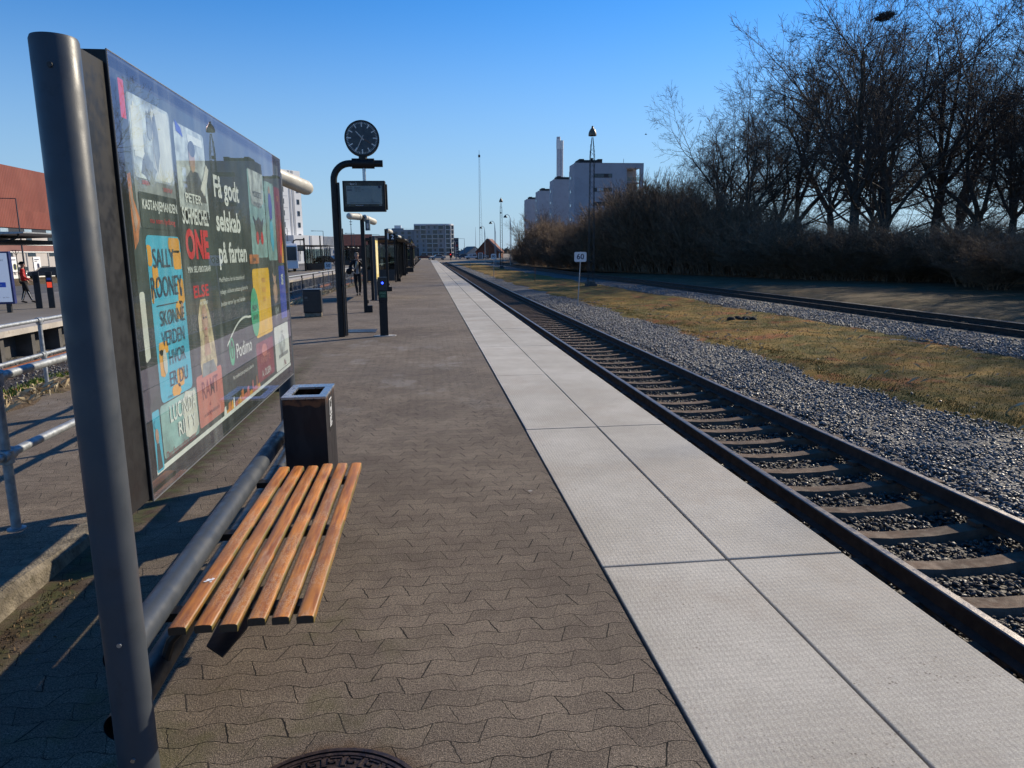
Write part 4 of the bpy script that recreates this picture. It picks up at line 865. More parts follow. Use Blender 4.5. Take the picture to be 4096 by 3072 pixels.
lamp_post('black lamp post with two white lamps, just right of the clock pole', (-1.80, 21.3, 0), sign='p')
lamp_post('black lamp post bearing the number 2 sign', (-1.78, 33.1, 0), (1,), '2')
lamp_post('black lamp post at the near end of the first glass shelter', (-1.78, 44.4, 0), (1,))
lp = lamp_post('black lamp post in the distant row along the platform', (-1.78, 67.4, 0), (), None)
lamp_post('black lamp post at the far end of the first glass shelter', (-1.77, 56.1, 0), (1,))
for y in (60.6, 78.7, 88.0, 97.8, 108.4, 117.5, 128.3, 140.3, 151, 162): dup(lp, (-1.76+(y-60)*.001, y, 0))
# ------------------------------------------------------------------ timetable board, shelters
def glazed(): 
    return glassmat('shelter_glass', (.62, .68, .68), 1.45)
M_glass = glazed(); M_dglass = pm('dark_window_glass', (.03, .045, .06), .12, 0, .2, .7, 0, 60, .6)
TB = thing('timetable_board', 'tall black case with a yellow timetable sheet, beyond the ticket validator', 'notice board', (-1.95, 28.2, 0)); O = TB.location
b = MB(O); b.box(-2.05, 26.95, .62, -1.93, 29.7, 2.28); b.build('case', M_black, TB, bevel=.01)
b = MB(O); b.box(-1.93, 27.15, .72, -1.925, 29.5, 2.2, 0); b.box(-1.925, 27.3, 1.5, -1.923, 28.2, 2.1, 1); b.box(-1.925, 28.4, .9, -1.923, 29.3, 2.1, 1); b.build('timetable_sheet', [pm('yellow_sheet', (.62, .50, .16), .6), pm('pale_sheet', (.7, .62, .35), .6)], TB)
for x, y, mm in ((-1.87, 26.6, M_post), (-1.99, 26.75, M_black), (-1.99, 29.9, M_black)):
    b = MB(O); b.box(x-.05, y-.05, 0, x+.05, y+.05, 2.3); b.box(x-.09, y-.09, 0, x+.09, y+.09, .02); b.build('leg', mm, TB, bevel=.01)
def shelter(label, y0, y1, x0=-3.7, x1=-1.28, bays=5):
    t = thing('platform_shelter', label, 'shelter', ((x0+x1)/2, (y0+y1)/2, 0), 0, 'glass shelters on the near platform'); O = t.location
    b = MB(O); b.prism([(x0, 2.44), (x1, 2.52), (x1, 2.55), (x0+.3, 2.60), (x0, 2.58)], y0, y1, plane='xz'); b.build('roof', M_black, t)
    for i in range(bays+1):
        y = y0+.25+(y1-y0-.5)*i/bays
        for x in (x0+.15, x0+1.85):
            b = MB(O); b.box(x-.04, y-.04, 0, x+.04, y+.04, 2.47); b.build('post', M_black, t)
    b = MB(O)
    for i in range(bays): y = y0+.25+(y1-y0-.5)*i/bays; yy = y0+.25+(y1-y0-.5)*(i+1)/bays; b.box(x0+.14, y+.05, .3, x0+.155, yy-.05, 2.2)
    for y in (y0+.25, y1-.25): b.box(x0+.2, y-.006, .75, x0+1.8, y+.006, 2.2)
    b.build('glass_wall', M_glass, t)
    b = MB(O)
    for y in (y0+.25, y1-.25): b.box(x0+.2, y-.02, .08, x0+1.8, y+.02, .75)
    b.box(x0+.12, y0+.3, .05, x0+.18, y1-.3, .3); b.build('base_panel', M_dark, t)
    b = MB(O); b.box(x0+.3, y0+1., .43, x0+.7, y1-1., .47); 
    for y in (y0+1.2, (y0+y1)/2, y1-1.2): b.box(x0+.45, y-.03, 0, x0+.55, y+.03, .43)
    b.build('seat', M_wood, t)
    return t
shelter('first glass shelter with flat black roof, behind the number 2 sign', 43.2, 56.4)
shelter('second glass shelter with flat black roof, further along the platform', 61, 72)
shelter('third glass shelter with flat black roof, most distant on the near platform', 88, 101)
pb_ = thing('planter_box', 'dark box seat beside the distant lamp posts', 'planter', (-1.55, 66.6, 0)); b = MB(pb_.location); b.box(-1.95, 66.2, 0, -1.2, 67, .38); b.build('box', M_dark, pb_); b = MB(pb_.location)
for i in range(6): b.box(-2.05, 66.1+i*.17, .38, -1.1, 66.2+i*.17, .43)
b.build('slatted_top', M_conc, pb_)

# ------------------------------------------------------------------ speed boards
def speed_sign(txt, label, x, y, zb, z0, z1, wd, lean=0., octo=False, ts=.3):
    t = thing('speed_sign', label, 'sign', (x, y, zb), R(-6), 'railway speed boards')
    b = MB(); b.path([(lean*-(z0-zb), 0, 0), (0, 0, z0-zb), (0, 0, z1-zb+.02)], .024, 10); b.build('post', M_galv, t, smooth=True)
    c = (z0+z1)/2-zb; h = z1-z0; k = .05 if not octo else .13
    w2, h2 = wd/2, h/2
    pts = [(-w2+k, -h2), (w2-k, -h2), (w2-k*.3, -h2+k*.3), (w2, -h2+k), (w2, h2-k), (w2-k*.3, h2-k*.3), (w2-k, h2), (-w2+k, h2), (-w2+k*.3, h2-k*.3), (-w2, h2-k), (-w2, -h2+k), (-w2+k*.3, -h2+k*.3)]
    b = MB(); b.prism([(a, q+c) for a, q in pts], -.032, -.026, plane='xz'); pl__ = b.build('plate', pm('sign_white', (.62, .62, .64), .5, 0, .08) if 'sign_white' not in bpy.data.materials else bpy.data.materials['sign_white'], t)
    b = MB(); put_text(b, txt, ts, lambda a, q: (a, -.034, q+c), 0, bold=.006); b.build('numerals', M_navy, pl__)
    return t
speed_sign('60', 'white square speed board reading 60 on a thin leaning post', 6.82, 31.7, -.72, 1.25, 1.68, .54, .05, ts=.34)
speed_sign('90', 'white eight-sided speed board reading 90', 6.44, 69.5, -.72, 1.03, 1.56, .52, 0, True, .34)
speed_sign('160', 'white wide speed board reading 160, furthest of the boards', 6.40, 105.6, -.72, 1.09, 1.52, .66, 0, ts=.34)
speed_sign('50', 'white square speed board reading 50 between the platforms', -6.25, 47.2, -.72, .75, 1.17, .44, 0, ts=.28)
sk = thing('marker_stake', 'thin rusty marker stake in the grass verge', 'stake', (8.71, 57.9, -.7)); b = MB(); b.path([(0, 0, 0), (.02, 0, 1.15)], .022, 6); b.build('rod', M_orail, sk)
mh_ = MB((10.9, 24.0, -.66)); rgm = random.Random(9)
for q in range(9): 
    a, c, r_ = rgm.uniform(-.45, .5), rgm.uniform(-.25, .25), rgm.uniform(.08, .2)
    mh_.lathe([(r_, -.03), (r_*.8, r_*.25), (r_*.4, r_*.42), (0, r_*.45)], (10.9+a, 24+c, -.66), 9)
tag(mh_.build('soil_mound', pm('dark_soil', (.035, .026, .018), .95, 0, .4, 9, .02, 30), smooth=60), 'small dark mole hill of soil on the grass verge', 'mound')

# ------------------------------------------------------------------ lattice lamp masts
def lattice_mast(label, loc, h, rz=0):
    t = thing('lattice_lamp_mast', label, 'lamp mast', loc, rz, 'lattice lamp masts on the verge')
    b = MB()
    for sx in (-1, 1):
        for sy in (-1, 1): b.path([(sx*.19, sy*.19, .3), (sx*.14, sy*.14, h*.82), (sx*.035, sy*.035, h-.75)], .018, 5)
    z = .35; k_ = 0
    while z < h-1.6:
        w0 = .19-.05*(z/(h*.82)); w1 = .19-.05*((z+.36)/(h*.82)); s_ = 1 if k_ % 2 else -1
        for (ax, ay, bx_, by_) in ((-1, -1, 1, -1), (1, -1, 1, 1), (1, 1, -1, 1), (-1, 1, -1, -1)):
            p, q = (ax*w0, ay*w0, z), (bx_*w1, by_*w1, z+.36)
            if s_ > 0: p, q = (bx_*w0, by_*w0, z), (ax*w1, ay*w1, z+.36)
            b.path([p, q], .010, 4)
        z += .36; k_ += 1
    b.build('lattice_frame', M_dark, t)
    b = MB(); b.prism([(-.36, -.36), (.36, -.36), (.36, .36), (-.36, .36)], -.1, .16); b.prism([(-.27, -.27), (.27, -.27), (.27, .27), (-.27, .27)], .16, .32)
    for sx in (-1, 1):
        for sy in (-1, 1): b.lathe([(.05, .32), (.05, .4), (0, .42)], (sx*.2, sy*.2, 0), 8)
    b.build('footing', M_concd, t)
    b = MB(); b.lathe([(.27, h-.66), (.275, h-.6), (.26, h-.47), (.21, h-.33), (.14, h-.22), (.075, h-.15), (.06, h-.03), (0, h)], (0, 0, 0), 28); b.build('lamp_shade', pm('bronze_shade', (.16, .115, .075), .45, .3, .25, 6), t, smooth=40)
    b = MB(); b.path([(-.14, .02, .3), (-.12, .02, h-1.2)], .012, 5); b.box(-.1, -.06, h-2.3, .05, .06, h-2.1); b.build('cable', M_black, t); return t
lattice_mast('nearer lattice lamp mast with bell shade, right of the 60 speed board', (11.37, 49.3, -.66), 10.68)
lattice_mast('further lattice lamp mast with bell shade, left of the apartment blocks', (11.2, 108, -.66), 10.3)

# ------------------------------------------------------------------ bare trees
def seg_mesh(segs, k):
    A = np.array([s_[0] for s_ in segs]); B = np.array([s_[1] for s_ in segs]); ra = np.array([s_[2] for s_ in segs]); rb = np.array([s_[3] for s_ in segs])
    d = B-A; d /= np.linalg.norm(d, axis=1)[:, None]+1e-9
    ref = np.where(np.abs(d[:, 2:3]) > .9, np.array([[1., 0, 0]]), np.array([[0, 0, 1.]])); u = np.cross(d, ref); u /= np.linalg.norm(u, axis=1)[:, None]; v = np.cross(d, u)
    t = 2*PI*np.arange(k)/k; ring = u[:, None]*np.cos(t)[None, :, None]+v[:, None]*np.sin(t)[None, :, None]
    V = np.concatenate([A[:, None]+ring*ra[:, None, None], B[:, None]+ring*rb[:, None, None]], 1).reshape(-1, 3)
    i = np.arange(len(segs))[:, None, None]*2*k; q = np.arange(k); F = np.stack([q, (q+1) % k, (q+1) % k+k, q+k], 1)[None]+i
    return V, F.reshape(-1, 4)
rmin = [.014]
def grow(rg_, p, d, L, r, lev, maxl, out, wob, trop, kids, spread, tmin=.25):
    n = max(3, int(L/(.9 if lev < 2 else .5 if lev < 4 else .35))); st = L/n; p = np.array(p, float); d = np.array(d, float)
    for i in range(n):
        t = (i+1)/n; d = d+rg_.normal(0, wob, 3); d[2] += trop; d /= np.linalg.norm(d)
        q = p+d*st; r2_ = r*(1-t*.62) if lev else r*(1-t*.4); r1_ = r*(1-(t-1/n)*.62) if lev else r*(1-(t-1/n)*.4)
        out[min(lev, 5)].append((p, q, max(r1_, rmin[0]), max(r2_, rmin[0]*.85))); p = q
        if lev < maxl and t > tmin:
            m_ = rg_.poisson(kids[lev]/n/(1-tmin))
            for _ in range(m_):
                a = rg_.normal(size=3); a -= d*a.dot(d); a /= np.linalg.norm(a)+1e-9; sp = rg_.uniform(.7, 1.2)*spread
                nd = d*math.cos(sp)+a*math.sin(sp); grow(rg_, p, nd, L*rg_.uniform(.36, .6)*(1.15-.45*t), r2_*rg_.uniform(.5, .72), lev+1, maxl, out, wob*1.06, trop*.9, kids, spread, .15)
    if lev < maxl:
        for s_ in (-1, 1):
            a = rg_.normal(size=3); a -= d*a.dot(d); a /= np.linalg.norm(a)+1e-9; nd = d*math.cos(.4)+a*math.sin(.4)*s_
            grow(rg_, p, nd, L*.5, r2_*.75, lev+1, maxl, out, wob*1.06, trop*.9, kids, spread, .1)
def barkmat(name, a, b_):
    g = NG(name); P = g.obj(); n_ = g.noise(2.4, P, 4, .6); c = g.mix(g.ramp(n_, .35, .65), a, b_); return g.fin(c, .85, 0, None, .25)
M_bark = barkmat('beech_bark', (.05, .046, .04, 1), (.085, .078, .066, 1)); M_twig = barkmat('fine_twigs', (.07, .055, .045, 1), (.11, .09, .075, 1)); M_bush = barkmat('thicket_twigs', (.125, .085, .057, 1), (.27, .19, .125, 1))
def tree_proto(seed, fork, label, lean=0., H=20.):
    rg_ = np.random.default_rng(seed); out = [[] for _ in range(6)]
    t = thing('bare_tree', label, 'tree', (0, 0, 0), 0, 'bare beech trees of the wood')
    d0 = np.array([lean, 0, 1.]); d0 /= np.linalg.norm(d0)
    p = np.array([0, 0, -.3]); r = .47; n = 6; hb = H*fork; d = d0.copy()
    out[0].append((p-np.array([0, 0, .3]), p+d*.8, r*1.5, r)); p = p+d*.8
    for i in range(n):
        d = d+rg_.normal(0, .03, 3); d /= np.linalg.norm(d); q = p+d*hb/n; out[0].append((p, q, r, r*.97)); p = q; r *= .97
    m_ = int(rg_.integers(3, 6)); a0 = rg_.uniform(0, 6)
    for k_ in range(m_):
        a = a0+2*PI*k_/m_+rg_.uniform(-.3, .3); sp = rg_.uniform(.12, .3) if k_ == 0 else rg_.uniform(.3, .75); nd = d*math.cos(sp)+np.array([math.cos(a), math.sin(a), 0])*math.sin(sp)
        grow(rg_, p, nd, (H-hb)*rg_.uniform(.72, .95), r*rg_.uniform(.5, .74), 1, 5, out, .085, .022, [0, 7, 5, 3.6, 2.4, 0], .82, .15)
    for k_ in range(4):                                 # lower side limbs
        a = rg_.uniform(0, 2*PI); z_ = hb*rg_.uniform(.7, 1); grow(rg_, d0*z_, np.array([math.cos(a), math.sin(a), .35]), H*.3, r*.3, 2, 5, out, .07, .02, [0, 5, 4.5, 3, 2, 0], .75)
    V, F = seg_mesh(out[0]+out[1], 9); trunk = fastmesh('trunk', V, F, M_bark, t, smooth=True)
    V1, F1 = seg_mesh(out[2]+out[3], 5); V2, F2 = seg_mesh(out[4]+out[5], 3)
    fastmesh('crown', np.concatenate([V1, V2]), np.concatenate([F1, F2+len(V1)]), M_twig, t)
    t['h'] = max(V2[:, 2]); del t['h']; t_h = float(np.percentile(V2[:, 2], 99.7)); return t, t_h
protos = [tree_proto(11, .30, 'x', .12), tree_proto(23, .24, 'x'), tree_proto(37, .38, 'x', -.05), tree_proto(41, .18, 'x', .05), tree_proto(59, .28, 'x')]
TREES = [(38.4, 62, 25.2), (41.2, 61.3, 24.3), (49.6, 66, 25.3), (49.3, 60, 22.5), (50.8, 58, 21.4), (33.0, 72, 20.8), (40.3, 76, 25.6), (33.0, 80, 17.2), (30.4, 82, 14.3), (49.6, 74, 24.8), (49.7, 84, 25.0), (59.8, 76, 25.1), (57.2, 62, 22.3), (45.9, 92, 22.1), (62.4, 96, 25.9), (43.8, 100, 18.3), (68.4, 70, 24.0), (18.6, 118, 9.6), (20.8, 123, 9.4), (28.4, 86, 10.2), (66, 84, 24.0), (52, 49, 22.0), (49, 42, 21.0), (56, 38, 22.0), (61, 46, 23.0), (47, 35, 20.0), (64, 56, 23.0), (56, 53, 22.0), (36, 27, 20.0), (40.5, 31, 22.0)]
LB = {0: 'forked bare tree with a broad crown, tallest at the left front of the wood', 1: 'bare tree with several upright limbs carrying the twig nest', 2: 'tall bare tree behind and right of the nest tree', 3: 'bare tree with crowded limbs near the right edge', 4: 'rightmost front bare tree at the edge of the wood', 5: 'slender pale bare tree left of the broad forked one', 7: 'small bare tree at the left end of the tall wood', 8: 'lowest bare sapling beside the thicket, right of the apartment blocks', 17: 'small dark bare tree before the furthest apartment block', 18: 'small bare tree before the second furthest apartment block', 19: 'thin low bare tree rising from the thicket beside the apartment blocks'}
first_used = set(); tree_list = []
for i, (x, y, h) in enumerate(TREES):
    k_ = [0, 3, 2, 1, 4, 4, 1, 2, 4, 2, 0, 1, 3, 0, 4, 2, 3, 3, 4, 4, 3, 0, 3, 1, 4, 2, 0, 3, 1, 3][i]; pr, ph = protos[k_]; sc = h/ph; rz = [0.4, 2.1, 4.0, 1.2, 5.1][k_]+i*1.37
    lab = LB.get(i, 'bare beech tree standing deeper in the wood behind the front row')
    if k_ not in first_used:
        first_used.add(k_); pr.location = (x, y, -.4); pr.rotation_euler = (0, 0, rz); pr.scale = (sc, sc, sc); pr['label'] = lab
        pr['_r'] = 1; del pr['_r']
    else: pr = dup(pr, (x, y, -.4), rz, lab, None, (sc*(.92 if i % 3 else 1.05), sc, sc))
    tree_list.append((pr, Matrix.Translation((x, y, -.4)) @ Matrix.Rotation(rz, 4, 'Z') @ Matrix.Diagonal((*pr.scale, 1))))
best = None                                      # the twig of the front crowns that carries the nest
for tr_, Mt in tree_list[:12]:
    me_ = [q_ for q_ in tr_.children if q_.name.startswith('crown')][0].data; cv = np.empty(len(me_.vertices)*3); me_.vertices.foreach_get('co', cv); Mw = np.array(Mt); cv = cv.reshape(-1, 3)@Mw[:3, :3].T+Mw[:3, 3]
    q = cv-np.array([0, 0, 1.7]); sel = np.abs(q[:, 0]/q[:, 1]-.640)+np.abs(q[:, 2]/q[:, 1]-.318); k_ = int(np.argmin(sel))
    if best is None or sel[k_] < best[0]-.004: best = (sel[k_], cv[k_])
NX, NY, NZ = map(float, best[1])
nb = MB((NX, NY, NZ)); rgn = random.Random(3)
for q in range(420):
    a = rgn.uniform(0, 2*PI); b_ = rgn.uniform(-1, 1); r_ = rgn.uniform(.15, .5); c = Vector((NX+math.cos(a)*r_*1.4+b_*.3, NY+math.sin(a)*r_, NZ+b_*.25)); dv = Vector((rgn.uniform(-1, 1), rgn.uniform(-1, 1), rgn.uniform(-.5, .5))).normalized()*.24
    nb.path([c-dv, c+dv], .014, 3, False)
tag(nb.build('bird_nest', M_twig), 'dark twig nest high in the crown of a bare tree', 'nest')
def shrub_proto(seed, tall, mat):
    rg_ = np.random.default_rng(seed); out = [[] for _ in range(6)]
    for k_ in range(17):
        a = rg_.uniform(0, 2*PI); sp = abs(rg_.normal(.1, .24)); d = np.array([math.cos(a)*math.sin(sp), math.sin(a)*math.sin(sp), math.cos(sp)]); L = tall*rg_.uniform(.55, 1.0)
        grow(rg_, np.array([math.cos(a)*rg_.uniform(.05, .9), math.sin(a)*rg_.uniform(.05, .9), -.2]), d, L*.72, rg_.uniform(.028, .05), 2, 5, out, .06, .03, [0, 0, 9, 6, 3, 0], .42, .08)
    V, F = seg_mesh(out[2]+out[3]+out[4]+out[5], 3)
    o = fastmesh('bare_shrub', V, F, mat); return o, float(np.percentile(V[:, 2], 99))
rmin[0] = .009
shr = [shrub_proto(100+i, 7., M_bush) for i in range(5)]
SHR = [(17.2,130.1,3.1),(18.0,133.0,4.6),(17.3,127.8,3.3),(18.1,129.2,7.0),(17.4,118.8,5.7),(17.9,121.2,7.5),(17.5,114.6,6.0),(18.3,120.6,8.2),(17.6,107.8,7.2),(18.2,110.2,8.0),(17.7,101.7,6.4),(18.5,106.5,7.0),(17.7,101.1,5.7),(18.9,103.9,6.8),(17.9,97.2,5.7),(18.6,102.1,6.3),(18.1,95.5,5.1),(19.2,100.0,6.0),(18.3,91.8,5.0),(19.5,98.5,6.9),(18.6,88.1,6.4),(19.5,92.1,6.6),(18.7,87.7,6.2),(19.7,89.0,6.7),(19.2,84.1,6.5),(20.0,89.5,6.8),(19.3,84.0,6.0),(20.3,86.0,7.0),(19.6,82.7,6.5),(20.9,85.6,7.3),(20.1,80.9,7.1),(20.8,84.6,8.2),(20.5,79.5,7.4),(21.8,86.3,8.0),(20.8,78.7,7.0),(22.1,82.5,8.2),(21.0,78.0,7.7),(22.6,83.0,8.7),(21.5,76.1,7.6),(22.5,79.3,8.8),(21.6,75.7,8.1),(23.4,81.3,8.8),(22.2,73.7,8.7),(23.4,78.4,9.9),(22.3,73.3,8.9),(24.3,78.6,10.0),(22.6,72.3,9.5),(24.2,77.8,9.8),(22.8,71.4,9.0),(24.5,76.1,10.3),(23.1,70.5,9.6),(24.9,75.7,10.3),(23.3,69.7,9.0),(24.5,72.5,10.0),(23.6,68.9,9.1),(25.5,73.3,9.8),(23.9,68.0,8.7),(25.5,71.6,9.4),(24.4,66.3,7.8),(26.2,70.8,9.2),(24.6,65.7,7.6),(26.6,70.5,8.7),(25.2,64.0,7.1),(27.1,69.2,8.5),(25.5,63.0,7.0),(26.8,66.0,8.2),(25.8,62.1,7.1),(27.9,66.8,8.2),(26.1,61.0,7.0),(27.8,65.2,7.9),(26.4,60.2,6.5),(28.6,64.9,7.2),(26.7,59.2,6.6),(28.5,62.9,7.0),(27.0,58.3,6.1),(29.3,63.2,7.2),(27.4,57.1,5.8),(30.2,62.3,6.8),(27.8,56.0,5.8),(30.0,61.2,6.6),(28.1,55.0,5.6),(30.8,61.1,7.0),(28.2,54.7,5.5),(30.7,59.6,6.1),(28.5,53.7,5.8),(31.7,59.7,6.6),(29.1,52.9,5.4),(32.1,59.1,6.4),(29.3,52.5,5.0),(31.5,56.4,6.2),(29.6,52.1,5.4),(32.7,57.4,5.9),(30.0,51.6,5.5),(33.3,56.6,6.3),(30.4,51.0,4.9),(33.3,55.8,6.1),(30.9,50.4,5.0),(33.9,55.8,6.2),(31.2,49.9,5.3),(33.9,54.3,6.0),(31.6,49.3,5.5),(34.3,53.9,5.6),(32.0,48.8,5.4),(34.8,53.1,5.8),(32.3,48.4,5.0),(35.1,52.5,5.8),(32.7,47.9,5.1),(34.8,51.1,5.4),(32.9,47.5,5.1),(36.9,53.2,6.0),(33.2,47.1,4.9),(35.6,50.6,5.5),(33.6,46.6,5.0),(37.5,51.9,5.5),(33.8,46.4,4.5),(37.7,51.2,5.9),(34.3,45.7,4.7),(38.1,50.8,5.8),(34.4,45.4,5.0),(37.7,49.6,5.7),(34.8,44.9,4.9),(37.3,48.2,5.6),(35.1,44.5,4.4),(38.4,49.0,5.5),(35.4,44.1,4.3),(37.9,47.4,5.0),(35.6,43.9,4.5),(39.6,48.3,5.1),(35.9,43.4,4.6),(39.8,47.9,5.4),(36.2,43.1,4.3),(40.5,48.2,5.0),(36.4,42.7,4.7),(40.5,47.5,5.3),(36.9,42.1,4.4),(39.6,45.2,4.7),(37.0,42.0,4.0),(40.4,45.5,5.2),(37.4,41.4,4.0),(41.6,46.5,5.0),(37.5,41.2,4.1),(41.4,45.3,5.1),(37.9,40.7,4.0),(43.0,46.4,4.9),(38.1,40.4,4.0),(41.2,43.7,5.1),(38.3,40.2,3.9),(43.4,45.4,5.2),(38.6,39.7,4.1),(42.8,44.1,5.1),(38.8,39.5,4.2),(44.3,45.1,5.1),(39.0,39.1,4.3),(42.7,42.8,4.7),(34,34,4.6),(34.5,30,4.4),(35,37,5),(36,33,5),(37,39,5.4),(33.4,26,4.5),(38,35,5.2),(35.5,28,5)]
rgv = random.Random(12)
for i, (x, y, h) in enumerate(SHR):
    if y < 62 and i % 2 and y > 41 and rgv.random() < .9: continue
    h *= rgv.uniform(.72, 1.12)*(.78 if y < 57 else 1)
    pr, ph = shr[i % 5]; o = pr if i < 5 else pr.copy()
    if i >= 5: COL.objects.link(o)
    if y < 57: x -= 4.6*min(1, (57-y)/10.)
    s_ = h/ph*.86; o.location = (x, y, -.45); o.rotation_euler = (0, 0, i*2.399); o.scale = (max(s_, .8)*1.15, max(s_, .8)*1.15, s_)
    tag(o, 'bare brown shrub in the dense thicket along the wood edge', 'shrub', 'bare shrubs of the thicket')
# low bramble and stems filling the foot of the thicket
n = 15000; rg = np.random.default_rng(77); t_ = rg.uniform(0, 1, n)
E0 = np.array(wood_edge, float); i0 = rg.integers(1, 7, n); f_ = rg.uniform(0, 1, n); X = E0[i0, 0]*(1-f_)+E0[i0+1, 0]*f_+rg.uniform(.2, 9, n); Y = E0[i0, 1]*(1-f_)+E0[i0+1, 1]*f_+rg.uniform(0, 3, n)
blades('undergrowth', X, Y, np.full(n, -.5), rg.uniform(.3, 1.5, n)*rg.uniform(.4, 1, n), M_bush, 'tangled bare undergrowth at the foot of the wood', 'undergrowth', 8, .009, .5)
n = 9000; i0 = rg.integers(1, 4, n); f_ = rg.uniform(0, 1, n); X = E0[i0, 0]*(1-f_)+E0[i0+1, 0]*f_+rg.uniform(-1.6, 2.5, n); Y = E0[i0, 1]*(1-f_)+E0[i0+1, 1]*f_
blades('fallen_leaves', X, Y, np.full(n, -.46), rg.uniform(.02, .06, n), blade_mat('brown_leaf', (.12, .05, .02, 1), (.3, .16, .08, 1)), 'brown fallen leaves along the wood edge', 'leaf litter', 9, .03, 2.)
# distant line of trees on the horizon
n = 26000; a = rg.uniform(-1900, 1900, n); hh = 5+4*np.sin(a*.013)+3*np.sin(a*.041+1)+2*np.sin(a*.13); X = a; Y = np.full(n, 1000.)+rg.uniform(0, 60, n)
Z = rg.uniform(0, 1, n)**1.3*hh*.7; V = np.stack([X, Y, Z], 1)[:, None]+rg.normal(0, 1.6, (n, 3, 3)); o = fastmesh('distant_trees', V.reshape(-1, 3), np.arange(n*3).reshape(-1, 3), pm('distant_tree_mass', (.07, .07, .065), .95)); tag(o, 'low line of trees on the horizon beyond the level crossing', 'tree line', kind='stuff')
# ------------------------------------------------------------------ buildings
def facade(b, p, u, n_, w_, z0, z1, off=.02, mi=0):
    """thin box on a wall: p = 2D start, u = 2D unit along, n_ = outward normal 2D"""
    p = Vector(p); u = Vector(u); n_ = Vector(n_); q = [p, p+u*w_, p+u*w_+n_*off, p+n_*off]
    b.prism([(a.x, a.y) for a in q], z0, z1, mi)
M_lav = pm('grey_render', (.36, .36, .39), .85, 0, .07, .25, .003, 6, .25, (.30, .30, .32)); M_frame = pm('dark_frame', (.03, .033, .04), .4); M_blind = pm('dark_blind', (.05, .04, .04), .6); M_roofd = pm('dark_roof', (.035, .033, .032), .8)
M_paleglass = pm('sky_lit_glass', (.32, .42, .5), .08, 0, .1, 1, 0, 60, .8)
def block(label, x, y, w_=15.2, h=21.2):
    t = thing('apartment_block', label, 'apartment block', (x, y, -1), 0, 'staggered grey apartment blocks')
    b = MB(); b.box(0, 0, 0, 2.6, 5.4, h); b.box(2.6, .0, 0, w_-3.7, 12, h); b.box(w_-.75, 0, 0, w_, .7, h); b.box(w_-.75, 5.5, 0, w_, 12, h); b.box(w_-3.7, 3.4, 0, w_-.75, 12, h-1.2); b.box(w_-3.7, 0, h-1.0, w_-.75, 12, h)
    b.build('wall', M_lav, t)
    b = MB()
    for k_ in range(7): z = h-3.95-k_*2.93; b.box(w_-3.7, -.12, z-.2, w_-.75, 3.4, z+.03)
    b.build('balcony_floor', pm('balcony_slab', (.2, .2, .2), .7) if 'balcony_slab' not in bpy.data.materials else bpy.data.materials['balcony_slab'], t)
    for k_ in range(7):
        z = h-2.9-k_*2.93
        b = MB(); b.box(4.15, -.03, z-.05, 8.25, .02, z+.78); f_ = b.build('window', M_frame, t)
        b = MB(); 
        for i_, (a, c, m_) in enumerate(((4.22, 4.93, 0), (5.0, 6.4, 1), (6.45, 7.4, 2), (7.45, 8.18, 0))): b.box(a, -.045, z+.02, c, -.028, z+.71, m_)
        b.build('pane', [M_dglass, M_paleglass if k_ == 1 else M_dglass, M_blind], f_)
        b = MB(); b.box(-.03, 3.1, z-.15, .02, 4.7, z+.55); f_ = b.build('window', M_frame, t); b = MB(); b.box(-.045, 3.3, z-.08, -.03, 4.5, z+.48); b.build('pane', M_paleglass, f_)
        b = MB(); b.box(w_-3.65, -.08, z-.7, w_-.8, -.05, z+.1); b.build('balcony_glass', M_glass, t)
    b = MB(); b.box(-.05, 5.4, 1, 2.6, 5.5, h-1.2); b.build('stair_glass', M_paleglass, t)
    b = MB(); b.box(1.2, .6, h, 6.2, 5.2, h+.75); b.box(1.2, .5, h+.75, 2.2, 5.2, h+.95); b.box(5.2, .5, h+.75, 6.2, 5.2, h+.95); b.build('roof_plant_room', M_roofd, t)
    b = MB(); b.box(-.04, -.04, h, 2.6, .12, h+.1); b.box(2.6, -.04, h, w_, .12, h+.1); b.path([(w_-4.4, .3, h), (w_-4.4, .3, h+1)], .05, 4); b.build('parapet', M_lav, t)
    return t
block('nearest and largest grey apartment block, balconies at its right corner', 31.9, 155)
block('second grey apartment block from the right', 33.5, 190)
block('third grey apartment block from the right', 34.95, 225)
block('furthest grey apartment block, left end of the staggered row', 36.1, 260)
CH = thing('chimney', 'tall white twin-flue chimney rising behind the apartment blocks', 'chimney', (55.6, 300, 0)); b = MB()
b.path([(-.55, 0, 0), (-.55, 0, 47.8)], .8, 16); b.path([(.75, .3, 0), (.75, .3, 46.3)], .75, 16); b.build('shaft', pm('chimney_white', (.48, .48, .5), .6), CH, smooth=True)
b = MB(); b.path([(-.55, 0, 43), (-.55, 0, 46.8)], .9, 16); b.path([(.75, .3, 43), (.75, .3, 46.4)], .85, 16); 
for z in (29, 30.2): b.lathe([(1.9, z), (1.9, z+.12)], (.1, 0, 0), 20)
for a in range(8): b.path([(.1+1.9*math.cos(a*PI/4), 1.9*math.sin(a*PI/4), 29), (.1+1.9*math.cos(a*PI/4), 1.9*math.sin(a*PI/4), 32.4)], .07, 4)
b.build('collar', M_white, CH, smooth=True)
